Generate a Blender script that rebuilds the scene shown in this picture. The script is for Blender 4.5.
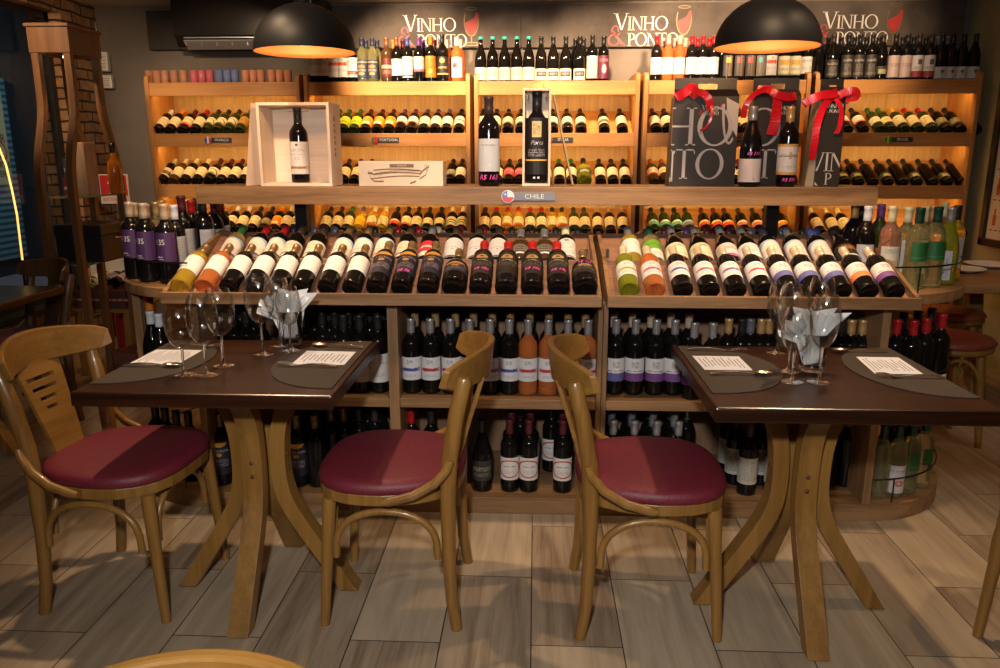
import bpy, bmesh, math, random
from mathutils import Vector, Matrix
random.seed(7)
PI = math.pi
for o in list(bpy.data.objects): bpy.data.objects.remove(o)
SC = bpy.context.scene
COL = SC.collection

# ---------------------------------------------------------------- camera
H = 1.40; F = 770.0
cam_d = bpy.data.cameras.new('camera'); cam = bpy.data.objects.new('camera', cam_d); COL.objects.link(cam)
cam_d.sensor_width = 36; cam_d.lens = 36*F/1000.0; cam_d.clip_start = 0.05; cam_d.clip_end = 100
Yc = Vector((36, 179, -F)).normalized(); Zc = Vector((0, F, 179)).normalized(); Xc = Yc.cross(Zc)
RM = Matrix((Xc, Yc, Zc))
cam.matrix_world = Matrix.Translation((0, 0, H)) @ RM.to_4x4()
SC.camera = cam
def ray(px, py): return RM @ Vector((px-500, 334-py, -F))
def atY(px, py, Y): r = ray(px, py); t = Y/r.y; return Vector((r.x*t, Y, H+r.z*t))
def atZ(px, py, Z): r = ray(px, py); t = (Z-H)/r.z; return Vector((r.x*t, r.y*t, Z))
def XY(px, Y, z=1.0):
    "X of the point seen at column px, at distance Y and height z"
    lo, hi = -200.0, 1000.0
    for _ in range(40):
        m = (lo+hi)/2
        if atY(px, m, Y).z > z: lo = m
        else: hi = m
    return atY(px, m, Y).x

# ---------------------------------------------------------------- world, exposure
SC.view_settings.view_transform = 'Standard'; SC.view_settings.look = 'None'
SC.view_settings.gamma = 1; SC.view_settings.use_curve_mapping = False
SC.view_settings.exposure = 0.30
W = bpy.data.worlds.new('World'); SC.world = W; W.use_nodes = True
W.node_tree.nodes['Background'].inputs[0].default_value = (0.55, 0.6, 0.75, 1)
W.node_tree.nodes['Background'].inputs[1].default_value = 0.05

def light(name, kind, loc, power, color, target=None, **kw):
    d = bpy.data.lights.new(name, kind); d.energy = power; d.color = color
    for k, v in kw.items(): setattr(d, k, v)
    o = bpy.data.objects.new(name, d); COL.objects.link(o); o.location = loc
    if target is not None:
        o.rotation_euler = (Vector(target)-Vector(loc)).to_track_quat('-Z', 'Y').to_euler()
    return o
WARM = (1.0, 0.60, 0.26); WARM2 = (1.0, 0.68, 0.40); COOL = (1.0, 0.96, 0.90)
# flash held at the camera, the shop's ceiling spots, general light of the room behind the camera
light('camera_flash', 'SPOT', (-0.12, -0.05, 1.76), 150, COOL, (0, 2.6, 0.62), spot_size=math.radians(96), spot_blend=1.0, shadow_soft_size=0.05)
light('room_light', 'AREA', (0.0, -0.6, 2.44), 9, (1.0, 0.82, 0.62), (0, 1.0, 0), shape='RECTANGLE', size=2.5, size_y=1.2)
SPOTS = [(-1.05, 4.75, -.85, 6.0, 1.85, 175), (0.35, 4.75, 0.45, 6.0, 1.80, 150), (0.95, 4.75, 1.15, 6.0, 2.15, 165), (-0.35, 4.75, -0.15, 6.0, 1.70, 130),
         (-1.1, 2.2, -1.1, 3.4, 1.1, 80), (-0.1, 2.2, -0.1, 3.35, 1.05, 95), (0.75, 2.2, 0.75, 3.35, 1.1, 80), (1.9, 4.6, 2.1, 6.0, 2.1, 70), (-2.2, 4.4, -2.3, 6.0, 1.6, 42),
         (-2.6, 3.3, -3.3, 5.5, 1.3, 80), (-1.22, 2.72, -.75, 2.35, 0, 90), (1.22, 2.72, .85, 2.35, 0, 90), (2.25, 2.2, 1.95, 2.5, 0, 40), (2.6, 3.2, 2.6, 4.6, 0.4, 24)]
SPOT_AT = []
for i, (x, y, tx, ty, tz, p) in enumerate(SPOTS):
    if y < 5: SPOT_AT.append((x, y))
    light('ceiling_spot_beam', 'SPOT', (x, y, 2.40), p, WARM2, (tx, ty, tz), spot_size=math.radians(62), spot_blend=0.7, shadow_soft_size=0.04)

# ---------------------------------------------------------------- mesh builder
class MB:
    def __init__(s): s.v = []; s.f = []; s.uv = []; s.sm = []
    def add(s, vs, fs, uvs=None, smooth=False):
        b = len(s.v); s.v += [tuple(p) for p in vs]
        for i, f in enumerate(fs):
            s.f.append([b+k for k in f]); s.sm.append(smooth)
            s.uv.append(uvs[i] if uvs else None)
        return s
    def box(s, x0, x1, y0, y1, z0, z1):
        return s.hexa([(x0,y0,z0),(x1,y0,z0),(x1,y1,z0),(x0,y1,z0),(x0,y0,z1),(x1,y0,z1),(x1,y1,z1),(x0,y1,z1)])
    def hexa(s, p):
        return s.add(p, [(3,2,1,0),(4,5,6,7),(0,1,5,4),(1,2,6,5),(2,3,7,6),(3,0,4,7)])
    def prism(s, poly, a, b, axis='z'):
        "polygon (ccw) extruded from a to b along an axis"
        n = len(poly)
        def P(u, w, h): return {'z': (u, w, h), 'y': (u, h, w), 'x': (h, u, w)}[axis]
        vs = [P(u, w, a) for u, w in poly] + [P(u, w, b) for u, w in poly]
        fs = [tuple(reversed(range(n))), tuple(range(n, 2*n))] + [(i, (i+1) % n, n+(i+1) % n, n+i) for i in range(n)]
        return s.add(vs, fs)
    def lathe(s, prof, n=20, cx=0, cy=0, smooth=True, sq=None):
        vs = []; fs = []; rings = []
        for r, z in prof:
            if r < 1e-6: rings.append([len(vs)]); vs.append((cx, cy, z))
            else:
                rings.append(list(range(len(vs), len(vs)+n)))
                vs += [(cx+r*math.cos(2*PI*k/n), cy+r*math.sin(2*PI*k/n), z) for k in range(n)]
        for A, B in zip(rings, rings[1:]):
            if len(A) == 1 and len(B) == 1: continue
            for k in range(n):
                k2 = (k+1) % n
                if len(A) == 1: fs.append((A[0], B[k2], B[k]))
                elif len(B) == 1: fs.append((A[k], A[k2], B[0]))
                else: fs.append((A[k], A[k2], B[k2], B[k]))
        return s.add(vs, fs, None, smooth)
    def tube(s, pts, r, n=8, caps=True, flat=1.0, up=None):
        "round bar along points; r a number or a list; flat squashes it along the second axis"
        pts = [Vector(p) for p in pts]; m = len(pts)
        rr = r if isinstance(r, (list, tuple)) else [r]*m
        vs = []; fs = []; nrm = None
        for i in range(m):
            d = (pts[min(i+1, m-1)]-pts[max(i-1, 0)]).normalized()
            if nrm is None:
                a = Vector(up) if up else (Vector((0, 0, 1)) if abs(d.z) < .9 else Vector((0, 1, 0)))
                nrm = (a-d*a.dot(d)).normalized()
            else: nrm = (nrm-d*nrm.dot(d)).normalized()
            b = d.cross(nrm)
            for k in range(n):
                a = 2*PI*k/n; vs.append(pts[i]+nrm*(math.cos(a)*rr[i])+b*(math.sin(a)*rr[i]*flat))
        for i in range(m-1):
            for k in range(n):
                k2 = (k+1) % n; fs.append((i*n+k, i*n+k2, (i+1)*n+k2, (i+1)*n+k))
        s.add(vs, fs, None, True)
        if caps:
            s.add(vs[:n], [tuple(reversed(range(n)))]); s.add(vs[-n:], [tuple(range(n))])
        return s
    def ribbon(s, pts, wv, th=0.002):
        "strip through points; wv = half width vector (or list) ; with thickness"
        m = len(pts); pts = [Vector(p) for p in pts]
        ws = wv if isinstance(wv, list) else [wv]*m
        vs = []
        for i in range(m):
            d = (pts[min(i+1, m-1)]-pts[max(i-1, 0)]).normalized(); w = Vector(ws[i]); nn = d.cross(w)
            nn = nn.normalized()*th/2 if nn.length > 1e-9 else Vector((0, 0, th/2))
            vs += [pts[i]-w-nn, pts[i]+w-nn, pts[i]+w+nn, pts[i]-w+nn]
        fs = []
        for i in range(m-1):
            for k in range(4):
                k2 = (k+1) % 4; fs.append((i*4+k, i*4+k2, (i+1)*4+k2, (i+1)*4+k))
        fs += [(3, 2, 1, 0), (4*m-4, 4*m-3, 4*m-2, 4*m-1)]
        return s.add(vs, fs)
    def mesh(s, name, mat):
        me = bpy.data.meshes.new(name); me.from_pydata(s.v, [], s.f); 
        if mat: me.materials.append(mat)
        me.polygons.foreach_set('use_smooth', s.sm)
        if any(u is not None for u in s.uv):
            ul = me.uv_layers.new(name='UVMap')
            for p, u in zip(me.polygons, s.uv):
                if u:
                    for li, c in zip(p.loop_indices, u): ul.data[li].uv = c
        me.update(); return me
    def build(s, name, mat, parent=None, bevel=0, auto=False, fix=False):
        me = s.mesh(name, mat)
        if fix:
            bm = bmesh.new(); bm.from_mesh(me); bmesh.ops.recalc_face_normals(bm, faces=bm.faces); bm.to_mesh(me); bm.free()
        o = bpy.data.objects.new(name, me); COL.objects.link(o)
        if parent: o.parent = parent
        if bevel:
            m = o.modifiers.new('bevel', 'BEVEL'); m.width = bevel; m.segments = 2; m.limit_method = 'ANGLE'; m.angle_limit = math.radians(50)
        return o
def tag(o, label=None, cat=None, group=None, kind=None):
    if label:
        n = len(label.split()); assert 4 <= n <= 16, (n, label)
        o['label'] = label
    if cat: o['category'] = cat
    if group: o['group'] = group
    if kind: o['kind'] = kind
    return o
def plabel(o, label): o['label'] = label; return o
def empty(name, loc=(0, 0, 0), rz=0, rot=None):
    o = bpy.data.objects.new(name, None); COL.objects.link(o); o.location = loc
    o.rotation_euler = rot if rot else (0, 0, rz); o.empty_display_size = 0.05; return o
def link(name, me, parent=None):
    o = bpy.data.objects.new(name, me); COL.objects.link(o)
    if parent: o.parent = parent
    return o
def kids(o): return [c for c in bpy.data.objects if c.parent == o]
def copy_tree(o, parent=None):
    c = o.copy(); COL.objects.link(c); c.parent = parent
    for ch in kids(o): copy_tree(ch, c)
    return c
def arc(cx, cy, r, a0, a1, n):
    return [(cx+r*math.cos(math.radians(a0+(a1-a0)*i/n)), cy+r*math.sin(math.radians(a0+(a1-a0)*i/n))) for i in range(n+1)]

# ---------------------------------------------------------------- materials
_m = {}
def nodes(mat): nt = mat.node_tree; return nt, nt.nodes, nt.links, nt.nodes['Principled BSDF']
def M(name, col, rough=0.5, metal=0.0, trans=0.0, emit=None, es=0, coat=0, ior=None, spec=None):
    if name in _m: return _m[name]
    m = bpy.data.materials.new(name); m.use_nodes = True; b = m.node_tree.nodes['Principled BSDF']
    b.inputs['Base Color'].default_value = (*col, 1); b.inputs['Roughness'].default_value = rough
    b.inputs['Metallic'].default_value = metal; b.inputs['Transmission Weight'].default_value = trans
    b.inputs['Coat Weight'].default_value = coat
    if ior: b.inputs['IOR'].default_value = ior
    if spec is not None: b.inputs['Specular IOR Level'].default_value = spec
    if emit: b.inputs['Emission Color'].default_value = (*emit, 1); b.inputs['Emission Strength'].default_value = es
    _m[name] = m; return m
def N(ns, t, **kw):
    n = ns.new(t)
    for k, v in kw.items(): setattr(n, k, v)
    return n
def math_(ns, lk, op, a, b=None, c=None):
    n = ns.new('ShaderNodeMath'); n.operation = op
    for i, x in enumerate((a, b, c)):
        if x is None: continue
        if isinstance(x, (int, float)): n.inputs[i].default_value = x
        else: lk.new(x, n.inputs[i])
    return n.outputs[0]
def ramp(ns, lk, fac, stops):
    n = ns.new('ShaderNodeValToRGB'); el = n.color_ramp.elements
    while len(el) < len(stops): el.new(0.5)
    for e, (p, c) in zip(el, stops): e.position = p; e.color = (*c, 1)
    lk.new(fac, n.inputs[0]); return n.outputs[0]
def wood(name, dark, light_, axis='x', scale=1.0, rough=0.45, coat=0.0, bump=0.15):
    "grain that runs along one axis"
    if name in _m: return _m[name]
    m = bpy.data.materials.new(name); m.use_nodes = True; nt, ns, lk, b = nodes(m)
    tc = N(ns, 'ShaderNodeTexCoord'); mp = N(ns, 'ShaderNodeMapping')
    s = {'x': (1.2, 22, 22), 'y': (22, 1.2, 22), 'z': (22, 22, 1.2)}[axis]
    mp.inputs['Scale'].default_value = [k*scale for k in s]; lk.new(tc.outputs['Object'], mp.inputs[0])
    n1 = N(ns, 'ShaderNodeTexNoise'); n1.inputs['Scale'].default_value = 1.0; n1.inputs['Detail'].default_value = 5; n1.inputs['Distortion'].default_value = 0.6
    lk.new(mp.outputs[0], n1.inputs[0])
    mp2 = N(ns, 'ShaderNodeMapping'); mp2.inputs['Scale'].default_value = [k*scale*7 for k in s]; lk.new(tc.outputs['Object'], mp2.inputs[0])
    n2 = N(ns, 'ShaderNodeTexNoise'); n2.inputs['Scale'].default_value = 1.0; n2.inputs['Detail'].default_value = 2; lk.new(mp2.outputs[0], n2.inputs[0])
    f = math_(ns, lk, 'ADD', math_(ns, lk, 'MULTIPLY', n1.outputs[0], 0.7), math_(ns, lk, 'MULTIPLY', n2.outputs[0], 0.3))
    c = ramp(ns, lk, f, [(0.34, dark), (0.62, light_)]); lk.new(c, b.inputs['Base Color'])
    b.inputs['Roughness'].default_value = rough; b.inputs['Coat Weight'].default_value = coat; b.inputs['Coat Roughness'].default_value = 0.12
    if bump:
        bp = N(ns, 'ShaderNodeBump'); bp.inputs['Strength'].default_value = bump; bp.inputs['Distance'].default_value = 0.002
        lk.new(f, bp.inputs['Height']); lk.new(bp.outputs[0], b.inputs['Normal'])
    _m[name] = m; return m
def noisy(name, c1, c2, scale=8, rough=0.7, detail=4, lo=0.35, hi=0.65, bump=0.1, stretch=(1, 1, 1)):
    if name in _m: return _m[name]
    m = bpy.data.materials.new(name); m.use_nodes = True; nt, ns, lk, b = nodes(m)
    tc = N(ns, 'ShaderNodeTexCoord'); mp = N(ns, 'ShaderNodeMapping'); mp.inputs['Scale'].default_value = stretch
    lk.new(tc.outputs['Object'], mp.inputs[0])
    n1 = N(ns, 'ShaderNodeTexNoise'); n1.inputs['Scale'].default_value = scale; n1.inputs['Detail'].default_value = detail; lk.new(mp.outputs[0], n1.inputs[0])
    lk.new(ramp(ns, lk, n1.outputs[0], [(lo, c1), (hi, c2)]), b.inputs['Base Color']); b.inputs['Roughness'].default_value = rough
    if bump:
        bp = N(ns, 'ShaderNodeBump'); bp.inputs['Strength'].default_value = bump; bp.inputs['Distance'].default_value = 0.004
        lk.new(n1.outputs[0], bp.inputs['Height']); lk.new(bp.outputs[0], b.inputs['Normal'])
    _m[name] = m; return m

GW = wood('gondola_wood', (0.14, 0.070, 0.028), (0.30, 0.168, 0.074), 'x', 1.0, 0.5)
GWZ = wood('gondola_wood_upright', (0.14, 0.072, 0.03), (0.28, 0.155, 0.07), 'z', 1.0, 0.5)
GWD = wood('tray_board_wood', (0.16, 0.075, 0.045), (0.30, 0.16, 0.10), 'x', 1.2, 0.45)
RW = wood('rack_wood', (0.40, 0.168, 0.045), (0.56, 0.265, 0.082), 'x', 0.9, 0.5)
RWZ = wood('rack_wood_upright', (0.40, 0.168, 0.045), (0.56, 0.265, 0.082), 'z', 0.9, 0.5)
RWB = wood('rack_back_panel', (0.40, 0.25, 0.11), (0.54, 0.36, 0.18), 'z', 2.2, 0.6)
TW = wood('table_top_wood', (0.011, 0.0035, 0.0015), (0.042, 0.012, 0.004), 'x', 0.6, 0.30, 0.0, 0.05)
CW = wood('chair_wood', (0.17, 0.078, 0.015), (0.28, 0.14, 0.032), 'z', 0.8, 0.38, 0.25, 0.05)
CWY = wood('chair_wood_crossgrain', (0.17, 0.078, 0.015), (0.28, 0.14, 0.032), 'y', 0.8, 0.38, 0.25, 0.05)
PW = wood('pine_box_wood', (0.66, 0.50, 0.38), (0.84, 0.70, 0.57), 'z', 0.5, 0.6)
PWX = wood('pine_box_wood_long', (0.66, 0.50, 0.38), (0.84, 0.70, 0.57), 'x', 0.5, 0.6)
BLK = M('black_metal', (0.012, 0.012, 0.014), 0.35, 0.6)
CARD_BLACK = M('black_card', (0.02, 0.018, 0.018), 0.5)
CHROME = M('steel', (0.75, 0.72, 0.68), 0.18, 1.0)
WHITE_PL = M('white_plastic', (0.75, 0.75, 0.73), 0.4)
VINYL = noisy('maroon_vinyl', (0.110, 0.009, 0.019), (0.155, 0.014, 0.028), 180, 0.52, 2, 0.3, 0.7, 0.35)
GLASS = M('clear_glass', (1, 1, 1), 0.0, 0, 1.0, ior=1.5)
def thin_glass():
    m = bpy.data.materials.new('thin_blown_glass'); m.use_nodes = True; nt = m.node_tree; ns, lk = nt.nodes, nt.links
    out = [n for n in ns if n.type == 'OUTPUT_MATERIAL'][0]; ns.remove(ns['Principled BSDF'])
    lw = N(ns, 'ShaderNodeLayerWeight'); lw.inputs[0].default_value = 0.5
    f = math_(ns, lk, 'MULTIPLY_ADD', math_(ns, lk, 'POWER', lw.outputs['Facing'], 2.0), 0.84, 0.16)
    tr = N(ns, 'ShaderNodeBsdfTransparent'); tr.inputs[0].default_value = (.97, .98, .98, 1); g = N(ns, 'ShaderNodeBsdfGlossy'); g.inputs['Roughness'].default_value = 0.05
    mx = N(ns, 'ShaderNodeMixShader'); lk.new(f, mx.inputs[0]); lk.new(tr.outputs[0], mx.inputs[1]); lk.new(g.outputs[0], mx.inputs[2]); lk.new(mx.outputs[0], out.inputs[0]); return m
THIN = thin_glass()
PAPER = M('white_paper', (0.66, 0.68, 0.75), 0.7)

# ---------------------------------------------------------------- letters cut as serif capitals (lists of convex quads, height 1)
def ringq(cx, cy, ax, ay, bx, by, a0=0, a1=360, n=28, tilt=0):
    q = []
    for i in range(n):
        t0 = math.radians(a0+(a1-a0)*i/n); t1 = math.radians(a0+(a1-a0)*(i+1)/n); k = math.radians(tilt)
        q.append([(cx+ax*math.cos(t0), cy+ay*math.sin(t0)), (cx+ax*math.cos(t1), cy+ay*math.sin(t1)),
                  (cx+bx*math.cos(t1+k), cy+by*math.sin(t1+k)), (cx+bx*math.cos(t0+k), cy+by*math.sin(t0+k))])
    return q
def R4(x0, y0, x1, y1): return [[(x0, y0), (x1, y0), (x1, y1), (x0, y1)]]
S = 0.035
def serif(x, w, y): return R4(x-w/2, y, x+w/2, y+S)
GLY = {
 'V': (0.86, [[(0.06, 1), (0.21, 1), (0.50, 0.0), (0.42, 0.0)], [(0.74, 1), (0.80, 1), (0.50, 0.0), (0.44, 0.0)]] + serif(0.12, 0.30, 1-S) + serif(0.77, 0.22, 1-S)),
 'I': (0.34, R4(0.115, 0, 0.225, 1) + serif(0.17, 0.28, 0) + serif(0.17, 0.28, 1-S)),
 'N': (0.92, R4(0.12, 0, 0.17, 1) + R4(0.75, 0, 0.80, 1) + [[(0.08, 1), (0.22, 1), (0.80, 0), (0.70, 0)]] + serif(0.145, 0.26, 0) + serif(0.12, 0.24, 1-S) + serif(0.775, 0.26, 1-S)),
 'H': (0.92, R4(0.12, 0, 0.23, 1) + R4(0.69, 0, 0.80, 1) + R4(0.2, 0.48, 0.72, 0.53) + serif(0.175, 0.28, 0) + serif(0.175, 0.28, 1-S) + serif(0.745, 0.28, 0) + serif(0.745, 0.28, 1-S)),
 'O': (1.06, ringq(0.53, 0.5, 0.48, 0.52, 0.355, 0.475)),
 'P': (0.66, R4(0.12, 0, 0.23, 1) + serif(0.175, 0.28, 0) + serif(0.12, 0.2, 1-S) + ringq(0.28, 0.73, 0.34, 0.27, 0.235, 0.23, -90, 90, 14) + R4(0.2, 0.955, 0.29, 1) + R4(0.2, 0.46, 0.29, 0.50)),
 'T': (0.80, R4(0.345, 0, 0.455, 1) + R4(0.04, 0.955, 0.76, 1) + serif(0.40, 0.28, 0) + [[(0.04, 1), (0.04, 0.84), (0.065, 0.84), (0.09, 1)], [(0.76, 1), (0.71, 1), (0.735, 0.84), (0.76, 0.84)]]),
 '&': (0.95, ringq(0.42, 0.77, 0.21, 0.23, 0.13, 0.19, -20, 250, 18) + ringq(0.36, 0.27, 0.33, 0.29, 0.23, 0.25, 60, 345, 22) + [[(0.24, 0.68), (0.34, 0.72), (0.93, 0.02), (0.78, 0.0)]] + [[(0.50, 0.50), (0.56, 0.46), (0.70, 0.62), (0.66, 0.64)]] + R4(0.78, 0.0, 0.98, 0.03)),
}
def clip(poly, x0, y0, x1, y1):
    for ax, lim, sg in ((0, x0, 1), (0, x1, -1), (1, y0, 1), (1, y1, -1)):
        out = []
        for i in range(len(poly)):
            a, b = poly[i], poly[(i+1) % len(poly)]
            ia = sg*(a[ax]-lim) >= 0; ib = sg*(b[ax]-lim) >= 0
            if ia: out.append(a)
            if ia != ib:
                t = (lim-a[ax])/(b[ax]-a[ax]); out.append((a[0]+t*(b[0]-a[0]), a[1]+t*(b[1]-a[1])))
        poly = out
        if len(poly) < 3: return []
    return poly
def serif_text(mb, txt, x, z, h, y, th=0.002, track=0.0, wscale=1.0, box=None, big_first=1.0, skew=0.0):
    "capitals standing in the xz plane, faces toward -y, at depth y; returns the end x"
    for i, ch in enumerate(txt):
        k = h*(big_first if i == 0 else 1.0)
        if ch == ' ': x += 0.4*k; continue
        w, quads = GLY[ch]
        for q in quads:
            P = [(x+u*k*wscale+skew*v*k, z+v*k) for u, v in q]
            if box: P = clip(P, *box)
            if len(P) >= 3: mb.prism(P, y-th, y, 'y')
        x += (w+track)*k*wscale
    return x
_font = {}
def flat_text(txt, size, mat, parent=None, name='lettering', loc=(0, 0, 0), rot=(PI/2, 0, 0), align='CENTER', wrap=None, ext=0.0004, slant=0, squeeze=1.0):
    "sans lettering; wrap=(radius) bends it round a bottle whose axis is local z, facing -y"
    cu = bpy.data.curves.new('t', 'FONT'); cu.body = txt; cu.size = size; cu.align_x = align; cu.align_y = 'CENTER'; cu.extrude = ext if not wrap else 0
    cu.resolution_u = 3; cu.shear = slant
    ob = bpy.data.objects.new('t', cu); COL.objects.link(ob)
    dg = bpy.context.evaluated_depsgraph_get(); me = bpy.data.meshes.new_from_object(ob.evaluated_get(dg))
    bpy.data.objects.remove(ob); bpy.data.curves.remove(cu)
    me.materials.clear(); me.materials.append(mat); me.name = name
    for v in me.vertices: v.co.x *= squeeze
    if wrap:
        bm = bmesh.new(); bm.from_mesh(me); bm.to_mesh(me); bm.free()
        for v in me.vertices:
            a = v.co.x/wrap; zz = v.co.y
            v.co = (wrap*math.sin(a), -wrap*math.cos(a), loc[2]+zz)
        o = link(name, me, parent)
    else:
        o = link(name, me, parent); o.location = loc; o.rotation_euler = rot
    return o

# ---------------------------------------------------------------- printed labels
def label_mat(key, paper, marks, rough=0.55, metal=0.0):
    if key in _m: return _m[key]
    m = bpy.data.materials.new('label_print_'+key); m.use_nodes = True; nt, ns, lk, b = nodes(m)
    uvn = N(ns, 'ShaderNodeUVMap'); uvn.uv_map = 'UVMap'
    sp = N(ns, 'ShaderNodeSeparateXYZ'); lk.new(uvn.outputs[0], sp.inputs[0]); u, v = sp.outputs[0], sp.outputs[1]
    rgb = N(ns, 'ShaderNodeRGB'); rgb.outputs[0].default_value = (*[c*.80 for c in paper], 1); cur = rgb.outputs[0]
    A = lambda op, a, c=None, d=None: math_(ns, lk, op, a, c, d)
    for mk in marks:
        kind, uc, vc, ru, rv, col = mk[:6]
        du = A('DIVIDE', A('ABSOLUTE', A('SUBTRACT', u, uc)), ru); dv = A('DIVIDE', A('ABSOLUTE', A('SUBTRACT', v, vc)), rv)
        if kind == 'rect': mask = A('LESS_THAN', A('MAXIMUM', du, dv), 1.0)
        elif kind in ('ell', 'ring'):
            d = A('SQRT', A('ADD', A('MULTIPLY', du, du), A('MULTIPLY', dv, dv))); mask = A('LESS_THAN', d, 1.0)
            if kind == 'ring': mask = A('MULTIPLY', mask, A('GREATER_THAN', d, mk[6] if len(mk) > 6 else 0.85))
        else:
            nz = N(ns, 'ShaderNodeTexNoise'); cmb = N(ns, 'ShaderNodeCombineXYZ')
            if kind == 'text':
                rows = mk[6]; vv = A('MULTIPLY', v, rows); lk.new(A('MULTIPLY', u, 55), cmb.inputs[0]); lk.new(A('MULTIPLY', A('FLOOR', vv), 7.3), cmb.inputs[1])
                nz.inputs['Scale'].default_value = 1.0; nz.inputs['Detail'].default_value = 1; lk.new(cmb.outputs[0], nz.inputs[0])
                mask = A('MULTIPLY', A('LESS_THAN', A('MAXIMUM', du, dv), 1.0), A('MULTIPLY', A('GREATER_THAN', nz.outputs[0], 0.47), A('LESS_THAN', A('FRACT', vv), 0.5)))
            elif kind == 'brush':
                lk.new(A('MULTIPLY', u, 8), cmb.inputs[0]); lk.new(A('MULTIPLY', v, 45), cmb.inputs[1]); nz.inputs['Scale'].default_value = 1.0; lk.new(cmb.outputs[0], nz.inputs[0])
                mask = A('LESS_THAN', A('ADD', A('MAXIMUM', du, dv), A('MULTIPLY', A('SUBTRACT', nz.outputs[0], 0.5), 1.8)), 1.0)
            else:   # scribble: thin curly lines
                lk.new(A('MULTIPLY', u, 6), cmb.inputs[0]); lk.new(A('MULTIPLY', v, 6), cmb.inputs[1]); nz.inputs['Scale'].default_value = 1.3; nz.inputs['Detail'].default_value = 3; lk.new(cmb.outputs[0], nz.inputs[0])
                k = A('FRACT', A('MULTIPLY', nz.outputs[0], 9)); mask = A('MULTIPLY', A('LESS_THAN', A('MAXIMUM', du, dv), 1.0), A('LESS_THAN', k, 0.33))
        mx = N(ns, 'ShaderNodeMix', data_type='RGBA'); lk.new(mask, mx.inputs[0]); lk.new(cur, mx.inputs[6]); mx.inputs[7].default_value = (*col, 1); cur = mx.outputs[2]
    lk.new(cur, b.inputs['Base Color']); b.inputs['Roughness'].default_value = rough; b.inputs['Metallic'].default_value = metal
    _m[key] = m; return m
INK = (0.10, 0.09, 0.09); GOLD = (0.55, 0.33, 0.08); CREAM = (0.80, 0.70, 0.48); WHT = (0.80, 0.79, 0.78); RED = (0.5, 0.03, 0.03); GREY = (0.35, 0.35, 0.37)
T = lambda vc, rv, col=INK, rows=16, ru=0.3: ('text', 0.5, vc, ru, rv, col, rows)
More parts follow.
